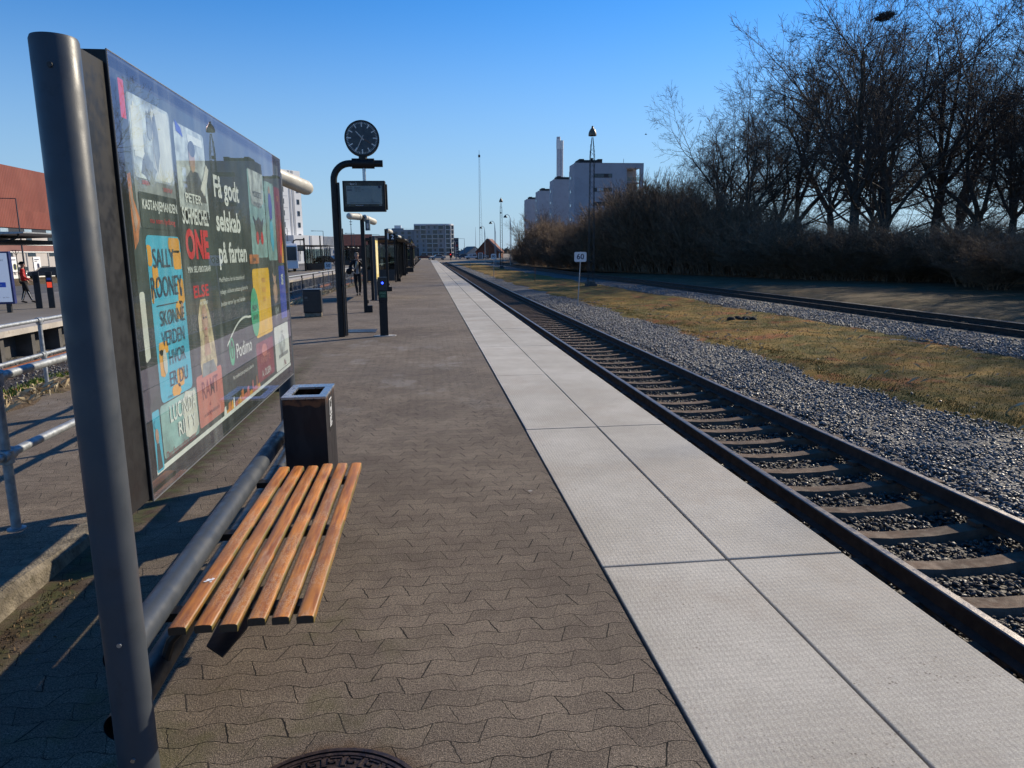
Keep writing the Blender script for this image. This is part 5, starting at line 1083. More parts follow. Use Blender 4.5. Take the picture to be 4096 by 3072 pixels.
# white tower, left
def obox(b, p, u, n_, l, d, z0, z1, mi=0):
    p = Vector(p); u = Vector(u); n_ = Vector(n_); b.prism([tuple(p), tuple(p+u*l), tuple(p+u*l-n_*d), tuple(p-n_*d)], z0, z1, mi)
U_ = Vector((.6, .8)); N2 = Vector((.8, -.6))
M_wt = pm('white_render', (.74, .74, .73), .8, 0, .05, .2, 0, 60, .3); M_gstrip = pm('grey_cladding', (.34, .35, .37), .6, 0, .1, .5)
WT = thing('white_tower', 'sunlit white apartment tower behind the right end of the advertising board', 'apartment tower', (-31.7, 195, -1)); P0 = Vector((-31.7, 195))-U_*17; O = Vector((-31.7, 195, -1))
b = MB(O); obox(b, P0, U_, N2, 17, 14, -1, 22.6); b.build('wall', M_wt, WT)
b = MB(O); obox(b, P0+U_*12.9+N2*.05, U_, N2, .55, .2, -1, 22.5); obox(b, P0+U_*13.9+N2*.05, U_, N2, .75, .2, -1, 22.5); b.build('stair_glazing', M_gstrip, WT)
for k_ in range(8):
    z = 20.1-k_*2.9
    for s0_, w_ in ((1.3, 2), (5.2, 2), (9.1, 2.1), (15.4, .8)):
        b = MB(O); facade(b, P0+U_*s0_, U_, N2, w_, z-.1, z+1.25, .05); f_ = b.build('window', M_gstrip, WT); b = MB(O); facade(b, P0+U_*(s0_+.1)+N2*.05, U_, N2, w_*.42, z, z+1.15, .03); facade(b, P0+U_*(s0_+.1+w_*.48)+N2*.05, U_, N2, w_*.42, z, z+1.15, .03); b.build('pane', M_dglass, f_)
b = MB(O)
for k_ in range(8): z = 19.6-k_*2.9; facade(b, P0+U_*.5, U_, N2, 11.8, z-.55, z-.48, .03)
b.build('storey_joint', M_gstrip, WT)
WH = thing('white_hall', 'long low white hall with grey slatted end beside the white tower', 'hall', (-27, 195, -1)); O = Vector(WH.location); P1 = Vector((-33, 188))
b = MB(O); obox(b, P1, U_, N2, 10.4, 10, -1, 6.4); b.build('wall', M_wt, WH)
b = MB(O); obox(b, P1+U_*10.4, U_, N2, 7.4, 10, -1, 6.2); sl_ = b.build('slatted_wing', M_gstrip, WH)
b = MB(O)
for i in range(16): facade(b, P1+U_*(10.5+i*.46), U_, N2, .1, -.5, 6.25, .12)
facade(b, P1+U_*10.4, U_, N2, 7.4, 3.3, 3.45, .14); b.build('slats', M_white, sl_)
for s0_, z1 in ((1.2, 4), (3.2, 2.6), (5.4, 6.3), (7.6, 2.6), (9.0, 2.6)):
    b = MB(O); facade(b, P1+U_*s0_, U_, N2, .75, 0, z1, .08); b.build('window', M_gstrip, WH)
# brown metal-clad building at the far left
BR = thing('brown_clad_building', 'building with rust-red ribbed cladding over pale ground floor at the left edge', 'building', (-50.2, 105, -1)); O = Vector(BR.location)
def corr():
    g = NG('rust_red_cladding'); P = g.pos(); x, y, z = g.xyz(); r_ = g.M('SINE', g.M('MULTIPLY', y, 2*PI/.35)); pn = g.white(g.comb(0., g.M('FLOOR', g.M('DIVIDE', y, 1.8)), g.M('FLOOR', g.M('DIVIDE', g.M('ADD', z, .4), 2.6))))
    c = g.mix(pn, (.16, .038, .024, 1), (.205, .05, .032, 1)); c = g.mix(g.ramp(g.noise(.5, P, 3), .4, .7, 0, .35), c, (.24, .075, .05, 1)); c = g.mix(1., c, g.ramp(r_, -1, 1, .85, 1.06), 'MULTIPLY'); return g.fin(c, .6, 0, g.bump(r_, .05, .6), .3)
b = MB(O); b.box(-72, 70, 5.21, -50.2, 150, 12.6); b.build('upper_cladding', corr(), BR)
b = MB(O); b.box(-71.8, 70.2, 4.3, -50.35, 149.8, 5.209); b.box(-71.8, 70.2, -1.2, -50.35, 149.8, 2.33, 1); b.box(-71.8, 70.2, 3.1, -50.36, 149.8, 4.3, 1); b.build('wall', [M_frame, pm('pale_wall_panel', (.42, .39, .37), .7, 0, .06, .6)], BR)
b = MB(O); b.box(-71.9, 70.1, 2.33, -50.25, 149.9, 3.1); b.build('cladding_band', pm('brown_band', (.20, .085, .07), .6, 0, .1, .5), BR)
b = MB(O); b.box(-50.36, 70.2, 3.1, -50.2, 149.8, 3.22); b.box(-50.36, 70.2, 2.2, -50.22, 149.8, 2.329); b.box(-50.36, 70.2, -1.2, -50.1, 149.8, -.55); b.build('white_trim', M_white, BR)
for i in range(15):
    y = 72.3+i*5.25
    b = MB(O); b.box(-50.36, y, 4.45, -50.3, y+1.7, 5.1); b.build('window', M_paleglass, BR)
    b = MB(O); b.box(-50.36, y+.3, 3.22, -50.29, y+1.5, 4.3); b.box(-50.355, y+2.2, 3.25, -50.3, y+4.6, 3.75); b.build('window', M_dglass, BR)
    b = MB(O); b.box(-50.355, y+.2, 1.72, -50.29, y+1.8, 2.2); b.box(-50.355, y+2.2, -.03, -50.29, y+4.9, .42); b.build('window', M_dglass, BR)
    b = MB(O); b.box(-50.36, y+4.95, -.5, -50.27, y+5.1, 2.2); b.box(-50.36, y+1.9, -.5, -50.27, y+2.0, 2.2); b.build('mullion', M_steel, BR)
for y, kk in ((94.3, 0), (99.7, 1), (89.2, 1)):
    b = MB(O); b.box(-50.285, y, -.15, -50.26, y+1.7, 1.66, 0); b.box(-50.26, y+.2, 1.25, -50.25, y+1.3, 1.36, 1); 
    if kk: b.box(-50.26, y+.2, 1.05, -50.25, y+.9, 1.14, 1)
    b.lathe([(0, 0), (.42, 0), (.42, .01)], (-50.26, y+1.0, .45), 14, 2, axis='x'); b.box(-50.25, y+.75, .15, -50.235, y+1.2, .8, 3)
    b.build('window_poster', [M_white2, M_navy, pm('poster_soft', (.5, .5, .55), .5) if kk else pm('poster_olive', (.35, .36, .12), .5), M_navy], BR)
# apartment building with the rounded end
AP = thing('rounded_apartment_building', 'large grey apartment building with a rounded right end beyond the platform end', 'apartment building', (5, 470, -1)); O = Vector(AP.location)
M_apg = pm('grey_facade', (.22, .23, .245), .7, 0, .08, .1); M_apw = pm('white_balcony_frame', (.55, .56, .57), .6)
fp = [(-7.4, 469.5), (11.5, 469.5)]+[(11.5+6.2*math.sin(R(a)), 475.7-6.2*math.cos(R(a))) for a in range(15, 181, 15)]+[(-7.4, 482)]
b = MB(O); b.prism(fp, -1.2, 19.2); b.build('wall', M_apg, AP); b = MB(O); b.prism([(x*1.0+(.3 if x > 11 else 0), y-.5 if y < 472 else y) for x, y in fp], 19.2, 19.95); b.build('roof', M_apw, AP)
b = MB(O); b.box(-25, 470.5, -1.2, -7.4, 482, 16.4); b.box(-21.5, 472, 16.4, -14, 480, 17.4); b.build('lower_wing', M_apg, AP); b = MB(O); b.box(-19.8, 472, 17.4, -15.6, 478, 19.2); b.build('roof_room', M_white, AP)
b = MB(O); b.path([(-24.8, 470.8, 17.3), (-7.5, 470.8, 17.3)], .05, 4)
for i in range(9): b.path([(-24.8+i*2.15, 470.8, 16.4), (-24.8+i*2.15, 470.8, 17.3)], .04, 4)
b.build('roof_railing', M_steel, AP)
cols = []; 
for i in range(5): cols.append((Vector((-7.0+i*3.72, 469.5)), Vector((1, 0)), Vector((0, -1)), 3.5))
for a in (8, 42, 76): u_ = Vector((math.cos(R(a+12)), math.sin(R(a+12)))); cols.append((Vector((11.5+6.2*math.sin(R(a)), 475.7-6.2*math.cos(R(a)))), u_, Vector((u_.y, -u_.x)), 3.2))
rga = random.Random(5)
for ci, (p, u_, n_, w_) in enumerate(cols):
    for k_ in range(7):
        z = -.9+k_*2.86; big = rga.random() < .62 or ci >= 5
        b = MB(O); facade(b, p+u_*.1, u_, n_, w_-.2, z+.25, z+2.7, .12) if big else facade(b, p+u_*1.2, u_, n_, 1.0, z+.7, z+2.3, .12)
        f_ = b.build('window', M_dglass, AP)
        if big:
            b = MB(O); facade(b, p, u_, n_, w_+.1, z+2.7, z+2.92, .8); facade(b, p, u_, n_, w_+.1, z, z+.2, .8)
            for e in (0, w_-.05): facade(b, p+u_*e, u_, n_, .16, z, z+2.9, .8)
            b.build('balcony', M_apw, AP)
for i in range(4):
    for k_ in range(6): b = MB(O); z = -.4+k_*2.8; b.box(-24+i*4.2, 470.3, z, -22.2+i*4.2, 470.5, z+1.6); b.build('window', M_dglass, AP)
# low roofs and houses
def house(name, label, cat, x, y, wx, dy, ze, zr, wall, roof, rz=0, zb=-1., ridge='y', parts=None):
    t = thing(name, label, cat, (x, y, zb), rz); h, k_ = ze-zb, zr-zb
    b = MB(); b.box(-wx/2, 0, 0, wx/2, dy, h)
    if ridge == 'y': b.prism([(-wx/2, h), (wx/2, h), (0, k_)], .02, dy-.02, plane='xz')
    else: b.prism([(0, h), (dy, h), (dy/2, k_)], -wx/2+.02, wx/2-.02, plane='yz')
    b.build('wall', wall, t); b = MB(); o_ = .35
    if ridge == 'y':
        for s_ in (-1, 1): b.add([(s_*(wx/2+o_), -o_, h-.25), (s_*(wx/2+o_), dy+o_, h-.25), (0, dy+o_, k_+.05), (0, -o_, k_+.05), (s_*(wx/2+o_), -o_, h-.05), (s_*(wx/2+o_), dy+o_, h-.05), (0, dy+o_, k_+.25), (0, -o_, k_+.25)], [(0, 1, 2, 3), (4, 7, 6, 5), (0, 4, 5, 1), (3, 2, 6, 7), (0, 3, 7, 4), (1, 5, 6, 2)])
    else:
        for a, c in ((-o_, dy/2), (dy+o_, dy/2)): b.add([(-wx/2-o_, a, h-.25), (wx/2+o_, a, h-.25), (wx/2+o_, c, k_+.05), (-wx/2-o_, c, k_+.05), (-wx/2-o_, a, h-.05), (wx/2+o_, a, h-.05), (wx/2+o_, c, k_+.25), (-wx/2-o_, c, k_+.25)], [(0, 1, 2, 3), (4, 7, 6, 5), (0, 4, 5, 1), (3, 2, 6, 7), (0, 3, 7, 4), (1, 5, 6, 2)])
    b.build('roof', roof, t)
    if parts: parts(t, h)
    return t
M_tile = pm('red_roof_tile', (.17, .055, .035), .8, 0, .2, .8); M_tiled = pm('dark_roof_tile', (.05, .035, .032), .8, 0, .2, .8); M_brick = pm('brick', (.16, .06, .035), .85, 0, .2, 1.5); M_yel = pm('yellow_render', (.5, .40, .17), .8)
def rh(t, h):
    b = MB(); b.box(-3.9, -.12, 1.6, -1.0, -.02, 2.9); b.box(-2.6, -.16, 2.05, -2.3, -.12, 2.45); b.build('orange_board', emis('orange_board', (.55, .09, .02), .12) if False else pm('orange_board', (.75, .10, .02), .5), t)
    b = MB(); b.box(4.0, 1.2, 0, 4.08, 4.2, 2.3); b.build('garage_door', M_white, t); b = MB(); b.box(1.2, -.04, .9, 2.2, 0, 2.2); b.build('window', M_dglass, t); b = MB(); b.box(.4, 7, h+1.2, 1.1, 7.8, h+3.6); b.build('chimney', M_brick, t)
house('brick_house', 'brick house with red tiled gable roof beside the level crossing', 'house', 21.6, 258, 8, 13, 1.9, 6.3, M_brick, M_tile, R(-14), -1, 'y', rh)
house('grey_house', 'small grey-roofed house left of the brick house', 'house', 22.0, 330, 9, 9, 1.2, 4.2, pm('pale_house_wall', (.3, .3, .29), .8), pm('slate_grey', (.12, .125, .13), .7), R(20), -1)
house('long_brick_building', 'long building with red tiled roof behind the clock pole', 'building', -29, 300, 13, 12, 5, 9.3, pm('dark_brick', (.09, .045, .035), .85), M_tile, 0, -1, 'x')
house('long_brick_building', 'long building with dark tiled roof behind the departure display', 'building', -19.5, 305, 8, 14, 4.8, 8.8, pm('dark_brick2', (.08, .05, .04), .85), M_tiled, 0, -1, 'x')
house('long_brick_building', 'low dark-roofed building seen above the first shelter', 'building', -10.5, 300, 9, 14, 4, 7.2, M_brick, M_tiled, 0, -1, 'x')
def yw(t, h):
    for i in range(5): b = MB(); b.box(-5.2+i*2.3, -.05, h-1.6, -4.1+i*2.3, .0, h-.4); b.build('window', M_dglass, t); b = MB(); b.box(-5.2+i*2.3, -.05, .6, -4.1+i*2.3, .0, 1.9); b.build('window', M_dglass, t)
house('yellow_building', 'yellow rendered building seen through the glass shelter', 'building', -10.2, 235, 12, 10, 3.4, 4.6, M_yel, M_tiled, 0, -1, 'x', yw)
house('gabled_house', 'narrow yellow house with a pointed white-edged gable beyond the shelters', 'house', -5.1, 262, 1.7, 3, 4.0, 6.4, M_yel, M_tiled, R(18), -1)
# totem, mast, street lamps
TO = thing('shop_totem', 'tall black shop totem sign at the level crossing', 'totem sign', (9.5, 230, -.6)); b = MB(); b.box(-.75, -.15, .95, .75, .15, 6.85); b.box(-.12, -.1, 0, .12, .1, .95); b.build('panel', pm('totem_black', (.02, .028, .045), .4), TO)
b = MB(); 
for s_, z, w_, m_ in (('VELKOMMEN', 6.4, 1.1, 0), ('Fætter', 5.8, 1.2, 0), ('BR', 4.6, .5, 2), ('CENTER', 3.6, 1.0, 0), ('jem & fix', 2.9, 1.1, 0), ('Rema', 2.1, 1.0, 0), ('Sport', 1.4, .9, 0)):
    if m_ == 2: b.box(-.55, -.16, 4.25, .55, -.151, 4.85, 1)
    elif s_ in ('jem & fix', 'Rema'): b.box(-.5, -.16, z-.12, .5, -.151, z+.12, 0)
    else: put_text(b, s_, .42, lambda a, c: (a, -.165, z+c), 0, width=w_)
b.build('lettering', [pm('totem_pale', (.3, .34, .36), .5), pm('totem_red', (.3, .05, .03), .5)], TO)
RM = thing('radio_mast', 'very tall thin lattice radio mast on the horizon', 'radio mast', (44.9, 600, -1)); b = MB()
for a in range(3): c_, s_ = math.cos(a*2*PI/3), math.sin(a*2*PI/3); b.path([(c_*1.7, s_*1.7, 0), (c_*.45, s_*.45, 81)], .085, 4, False)
for k_ in range(40):
    z = k_*2; r0 = 1.7-1.25*z/81; 
    for a in range(3): a2 = (a+1) % 3; b.path([(math.cos(a*2*PI/3)*r0, math.sin(a*2*PI/3)*r0, z), (math.cos(a2*2*PI/3)*r0, math.sin(a2*2*PI/3)*r0, z+2)], .035, 3, False)
b.path([(0, 0, 80), (0, 0, 84)], .12, 5); b.build('lattice', pm('mast_grey', (.16, .17, .19), .6), RM); b = MB(); b.box(-.8, -.8, 78.6, .8, .8, 80.3); b.build('antenna_head', M_frame, RM)
def street_lamp(label, x, y, zb, h, kind='bell', arm=2., group='street lamps', side=-1):
    t = thing('street_lamp', label, 'street lamp', (x, y, zb), 0, group); b = MB()
    if kind == 'bell':
        b.path([(0, 0, 0), (0, 0, h-.7), (side*.15, 0, h-.3), (side*.45, 0, h-.05), (side*.8, 0, h-.12)], [.09, .055, .05, .045, .04], 8); b.path([(.28, 0, 0), (.16, 0, h*.7), (.02, 0, h-.8)], .035, 5)
        b.build('pole', M_galv, t, smooth=True); b = MB(); b.lathe([(.34, h-.62), (.33, h-.5), (.2, h-.3), (.07, h-.16), (0, h-.14)], (side*.85, 0, 0), 14); b.build('lamp_shade', pm('green_shade', (.03, .05, .045), .5) if 'green_shade' not in bpy.data.materials else bpy.data.materials['green_shade'], t, smooth=True)
    elif kind == 'arm':
        b.path([(0, 0, 0), (0, 0, h)], [.09, .05], 8); b.path([(.02, 0, h), (side*arm, 0, h+.05)], .04, 6); b.build('pole', M_post, t, smooth=True); b = MB(); b.box(side*arm-.35, -.1, h-.02, side*arm+.1, .1, h+.1); b.build('lamp_head', M_post, t)
    else:
        b.path([(0, 0, 0), (0, 0, h)], [.06, .04], 8); b.path([(0, 0, h-.5), (.33, 0, h)], .02, 5); b.path([(0, 0, h-.5), (-.33, 0, h)], .02, 5); b.build('pole', M_dark, t, smooth=True); b = MB(); b.lathe([(.42, h), (.42, h+.05), (0, h+.07)], (0, 0, 0), 14); b.build('lamp_head', M_post, t)
    return t
street_lamp('middle bell street lamp beyond the brick house', 14.2, 150, -.8, 8.9)
street_lamp('right-hand bell street lamp before the apartment blocks', 15.1, 130, -.8, 9.2)
street_lamp('left-hand bell street lamp in front of the radio mast', 13.7, 170, -.8, 8.6)
street_lamp('tall grey lamp post with a long side arm before the rust-red building', -37.3, 72.3, -.95, 7.9, 'arm', 3.4)
street_lamp('short grey lamp post with a flat funnel head behind the person in red', -41.3, 78.8, -1.0, 3.3, 'top')
for x, y, h, a, lb in ((-20.5, 150, 6.3, 2., 'armed lamp post rising over the white hall'), (-14.4, 150, 5.8, 1.5, 'armed lamp post right of the clock pole'), (-9.4, 150, 5.5, 1.6, 'armed lamp post left of the timetable board'), (-27.5, 150, 6.9, 1.5, 'armed lamp post in front of the white tower')): street_lamp(lb, x, y, -.1, h, 'arm', a)
street_lamp('small bell lamp post left of the speed board reading 160', 8.6, 215, -.3, 5.5, 'bell'); street_lamp('armed lamp post right of the shop totem', 12.6, 240, -.3, 6.5, 'arm', 2.5)
def pole(name, label, cat, x, y, zb, h, r, mat, pointed=True):
    t = MB((x, y, zb)); t.path([(x, y, zb), (x, y, zb+h)], [r, r*.25 if pointed else r], 8); return tag(t.build(name, mat, smooth=True), label, cat)
pole('mast_pole', 'green pointed mast between the street lamps and the furthest block', 'mast', 25.9, 200, -.5, 10.3, .13, pm('green_pole', (.06, .18, .12), .5)); pole('mast_pole', 'thin pointed mast left of the lattice lamp mast', 'mast', 16.8, 200, -.3, 6.3, .1, M_dark); pole('mast_pole', 'second thin pointed mast before the brick house roof', 'mast', 17.6, 205, -.3, 5.3, .1, M_dark)
pole('mast_pole', 'pale antenna pole behind the brick house', 'mast', 21.8, 320, -.3, 13, .16, M_galv); pole('mast_pole', 'thin pale pole right of the lattice lamp mast', 'mast', 19.2, 200, -.3, 7.8, .09, M_galv)
b = MB((-29.9, 300, -1)); b.path([(-29.9, 300, -1), (-29.9, 300, 15.6)], [.25, .1], 6); b.box(-30.3, 299.6, 13.2, -29.5, 300.4, 13.4); b.box(-30.5, 299.8, 14.2, -29.3, 300.2, 14.4); tag(b.build('antenna_mast', M_frame), 'dark antenna mast seen between display and lamp post', 'antenna')
# signal and cabinet at the crossing
SG = thing('railway_signal', 'dark railway signal showing a red light at the platform end', 'signal', (6.35, 190, -.5)); b = MB(); b.box(-.1, -.1, 0, .1, .1, 2.0); b.box(-.3, -.15, .9, .35, .15, 2.0); b.box(-.16, -.12, 2.0, .16, .12, 3.2); b.build('housing', M_black, SG); b = MB(); b.lathe([(0, -.18), (.13, -.18), (.13, -.14)], (-.05, 0, 1.75), 14, axis='y'); b.build('red_light', emis('red_light', (1, .03, .03), 1.2), SG)
CB = thing('relay_cabinet', 'small black trackside cabinet with a white painted border', 'cabinet', (14.9, 200, -.3)); b = MB(); b.box(-.85, 0, 0, .85, 1, 2.1); b.build('body', M_black, CB); b = MB()
for a in ((-.6, .2, -.45, 1.9), (.45, .2, .6, 1.9), (-.45, 1.78, .45, 1.9), (-.45, .2, .45, .32), (-.2, .5, -.12, 1.6), (.12, .5, .2, 1.6)): b.box(a[0], -.03, a[1], a[2], 0, a[3])
b.build('white_border', M_white2, CB)
# ------------------------------------------------------------------ vehicles
def car(name, label, loc, rz, col, est=False, lights=False):
    t = thing(name, label, 'car', loc, rz, 'cars around the square and crossing'); M_c = pm('car_paint_%d' % len(bpy.data.materials), col, .25, .2, .03, 1, 0, 60, .6)
    prof = [(-2.1, .35), (-2.15, .7), (-1.9, .88), (-1.05, .95), (-.55, 1.38), (.9, 1.43), (1.75 if est else 1.45, 1.0 if not est else 1.3), (2.1, .92), (2.15, .4)]
    b = MB(); b.prism(prof, -.85, .85, plane='yz'); b.build('body', M_c, t, bevel=.06, seg=3)
    b = MB(); wn_ = [(-.98, .94), (-.55, 1.33), (.85, 1.37), (1.35, .97)]
    b.prism(wn_, -.862, .862, plane='yz'); b.add([(-.7, -1.06, .97), (.7, -1.06, .97), (.62, -.6, 1.35), (-.62, -.6, 1.35)], [(0, 1, 2, 3)]); b.build('windows', M_dglass, t)
    for sx in (-1, 1):
        for y in (-1.35, 1.35):
            b = MB(); b.lathe([(.1, sx*.72), (.31, sx*.72), (.32, sx*.8), (.3, sx*.88), (0, sx*.88)], (0, y, .32), 18, axis='x'); w_ = b.build('wheel', M_black, t, smooth=True); b = MB(); b.lathe([(0, sx*.885), (.19, sx*.885), (.19, sx*.88)], (0, y, .32), 12, axis='x'); b.build('rim', M_steel, w_)
        b = MB(); b.box(sx*.62-.16, -2.17, .62, sx*.62+.16, -2.1, .76); b.build('headlight', emis('headlight', (1, .95, .85), 3.) if lights and sx > 0 else M_steel, t)
    return t
car('parked_car', 'dark grey car with a lit headlight in front of the rust-red building', (-46.6, 95.0, -1.0), R(-55), (.05, .055, .065), True, True)
car('parked_car', 'black car on the square right of the far shelter', (-15.6, 120, -.02), R(70), (.015, .015, .017), True)
for i, (x, y, c, lb) in enumerate(((13.5, 214, (.6, .6, .62), 'white car behind the trackside cabinet'), (11.6, 222, (.05, .06, .1), 'dark blue car right of the shop totem'), (3.2, 204, (.3, .31, .33), 'silver car left of the railway signal'), (-.5, 212, (.1, .02, .02), 'dark red car beyond the platform end'), (17, 224, (.35, .36, .38), 'light grey car near the brick house'))): car('distant_car', lb, (x, y, -.22), R(90 if i % 2 else -80), c)
BU = thing('bus', 'white city bus with dark windows behind the opposite platform', 'bus', (-12.15, 71.0, -.02), R(17))
b = MB(); b.prism([(0, .35), (.12, 1.0), (.25, 2.5), (.5, 2.72), (11.8, 2.72), (12, 2.5), (12, .35)], -2.45, 0, plane='yz'); b.build('body', pm('bus_white', (.62, .64, .66), .3, 0, .04), BU, bevel=.05)
b = MB(); b.box(.0, .75, 1.25, .012, 11.6, 2.35); b.box(-2.3, .06, 1.15, -.15, .3, 2.4); b.build('windows', M_dglass, BU)
for y in (2.6, 9): b = MB(); b.lathe([(.2, -.2), (.48, -.2), (.5, -.05), (.47, .03), (0, .03)], (0, y, .5), 22, axis='x'); w_ = b.build('wheel', M_black, BU, smooth=True); b = MB(); b.lathe([(0, .035), (.28, .035), (.28, .03)], (0, y, .5), 14, axis='x'); b.build('rim', M_steel, w_)
b = MB(); b.box(-2.2, 2, 2.72, -.3, 4, 2.95); b.box(-2.2, 7, 2.72, -.3, 9.5, 2.98); b.build('roof_unit', M_white, BU); b = MB(); b.box(.013, 3.6, .4, .02, 4.8, 2.3); b.build('door', M_frame, BU); b = MB(); b.path([(.03, .1, 2.1), (.22, -.15, 2.1), (.22, -.15, 1.7)], .03, 6); b.build('mirror', M_black, BU)
# ------------------------------------------------------------------ opposite platform furniture
P2 = thing('display_pole', 'thin black bent pole with a departure display on the opposite platform', 'pole', (-13.3, 75.3, 0)); b = MB(); b.path([(0, 0, 0), (0, 0, 2.85), (.08, 0, 3.05), (.3, 0, 3.12), (1.15, 0, 3.12)], .07, 10); b.build('arm_tube', M_black, P2, smooth=True); b = MB(); b.path([(.7, 0, 3.1), (.7, 0, 2.55)], .03, 6); b.build('hanger', M_dark, P2)
D2 = thing('departure_display', 'small departure display on the opposite platform', 'display', (-12.55, 75.3, 2.58)); b = MB(); b.box(-.42, -.09, -.58, .42, .09, 0); b.build('case', M_black, D2); b = MB(); b.box(-.35, -.1, -.5, .35, -.091, -.08); b.build('screen', pm('far_screen', (.08, .1, .1), .3), D2)
shl = shelter('glass shelter on the opposite platform, behind the 50 speed board', 75.5, 82, -12.4, -9.9, 4); shl['group'] = 'glass shelters on the opposite platform'
shl2 = shelter('second glass shelter on the opposite platform, behind the walking person', 104, 118, -12.6, -10.6, 5); shl2['group'] = 'glass shelters on the opposite platform'
for x, y, lb in ((-12.2, 75.1, 'black post at the near end of the opposite shelter'), (-13.0, 92, 'tall black post behind the opposite shelter'), (-11.6, 100, 'tall black post further along the opposite platform')): 
    b = MB((x, y, 0)); b.box(x-.07, y-.07, 0, x+.07, y+.07, 3.3 if y < 80 else 3.9); b.box(x-.1, y-.1, 0, x+.1, y+.1, .03); tag(b.build('black_post', M_black), lb, 'post', 'black posts on the opposite platform')
lp2 = lamp_post('slim black lamp post in the row on the opposite platform', (-11.7, 110, 0), (1,), None, 0, 2.7, False, 'lamp posts on the opposite platform')
for y in (116, 122, 128, 135, 142, 150): dup(lp2, (-11.7+(y-110)*.03, y, 0))
RB = thing('no_parking_sign', 'small round traffic sign on the square behind the walking person', 'sign', (-13.7, 112, 0)); b = MB(); b.path([(0, 0, 0), (0, 0, 2.2)], .04, 6); b.build('post', M_galv, RB); b = MB()
for z in (1.95, 1.3): b.lathe([(0, -.05), (.32, -.05), (.32, -.03)], (0, 0, z), 16, axis='y')
b.build('plate', pm('sign_blue_grey', (.25, .3, .4), .5), RB)
IB = thing('info_board', 'white illuminated information board with blue edge on the opposite platform', 'information board', (-13.3, 23.75, 0), R(6)); b = MB(); b.box(-.75, -.08, .27, .64, .08, 1.86); b.build('case', pm('blue_case', (.02, .03, .12), .4), IB, bevel=.01); b = MB(); b.box(-.7, -.085, .33, .585, -.081, 1.81); 
fc = b.build('face', emis('lit_white_face', (.62, .66, .74), .22), IB); b = MB(); b.box(-.3, -.089, .78, .46, -.086, .93, 0)
put_text(b, 'Rejseplanen', .06, lambda a, c: (.2+a, -.091, .855+c), 1, width=.3); put_text(b, 'Book din billet', .1, lambda a, c: (.12+a, -.089, 1.6+c), 2, width=.7); put_text(b, 'App Store', .045, lambda a, c: (.42+a, -.089, .47+c), 2); b.box(.2, -.089, .44, .25, -.086, .51, 0); b.build('print', [pm('blue_button', (.05, .12, .55), .4), M_white2, pm('grey_text', (.3, .32, .36), .5)], fc)
for x in (.38, -.5): b = MB(); b.box(x, -.05, 0, x+.12, .05, .27); b.build('leg', M_dark, IB)
for x, y, lb, red in ((-12.85, 25.5, 'left slim ticket machine post on the opposite platform', 0), (-12.5, 25.6, 'right slim ticket machine post with an orange-red label', 1)):
    t = thing('ticket_validator', lb, 'ticket validator', (x, y, 0), R(20)); b = MB(); b.box(-.09, -.06, 0, .09, .06, 1.2); b.build('column', M_dark, t, bevel=.01); b = MB(); b.box(-.05, -.065, .85, .05, -.061, 1.1); b.build('reader', M_black, t)
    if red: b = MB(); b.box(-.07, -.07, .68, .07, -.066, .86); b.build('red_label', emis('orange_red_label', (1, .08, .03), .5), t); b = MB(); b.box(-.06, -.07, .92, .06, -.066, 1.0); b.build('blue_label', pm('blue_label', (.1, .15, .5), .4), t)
CN = thing('platform_canopy', 'flat-edged shelter canopy above the white information board', 'canopy', (-14.9, 27, 0)); b = MB(); b.prism([(-17.8, 2.30), (-13.0, 2.42), (-12.75, 2.44), (-12.75, 2.48), (-17.8, 2.52)], 24.9, 29.5, plane='xz'); b.build('roof', M_galv, CN); CN.location = (0, 0, 0)
b = MB(); b.box(-17.6, 25.2, 2.12, -13.9, 29.2, 2.27); b.path([(-17, 25.1, 2.05), (-13.4, 25.1, 2.18), (-13.05, 25.1, 2.3), (-13.0, 25.1, 2.42)], .03, 8); b.build('under_frame', M_black, CN)
for x, y in ((-17, 26), (-17, 28.8)): b = MB(); b.box(x-.06, y-.06, 0, x+.06, y+.06, 2.2); b.build('post', M_black, CN)
bd = MB((21.4, 70, 12.75)); bd.path([(21.28, 70, 12.75), (21.4, 70, 12.77), (21.52, 70, 12.74)], [.01, .05, .015], 8); bd.add([(21.36, 70, 12.77), (21.44, 70, 12.77), (21.36, 69.8, 12.9), (21.44, 70.2, 12.88)], [(0, 1, 3), (0, 1, 2)]); tag(bd.build('bird', M_black), 'tiny dark bird flying in the sky left of the wood', 'bird')

# ------------------------------------------------------------------ people
def skin(name, J, E, mat, parent, root=0, sub=2):
    me = bpy.data.meshes.new(name); me.from_pydata([j[:3] for j in J], E, []); o = bpy.data.objects.new(name, me); COL.objects.link(o)
    s_ = o.modifiers.new('s', 'SKIN'); s_.use_smooth_shade = True
    for i, j in enumerate(J): q = me.skin_vertices[0].data[i]; q.radius = (j[3], j[4] if len(j) > 4 else j[3]); q.use_root = (i == root)
    o.modifiers.new('b', 'SUBSURF').levels = sub; o.modifiers['b'].render_levels = sub
    dg = bpy.context.evaluated_depsgraph_get(); dg.update(); m2 = bpy.data.meshes.new_from_object(o.evaluated_get(dg)); bpy.data.objects.remove(o); bpy.data.meshes.remove(me)
    m2.materials.clear(); m2.materials.append(mat); o = bpy.data.objects.new(name, m2); COL.objects.link(o); o.parent = parent; return o
M_skin = pm('skin', (.42, .25, .19), .5, 0, .05); 
def chain(J, E, start, pts):
    k = start
    for p in pts: J.append(p); E.append((k, len(J)-1)); k = len(J)-1
    return k
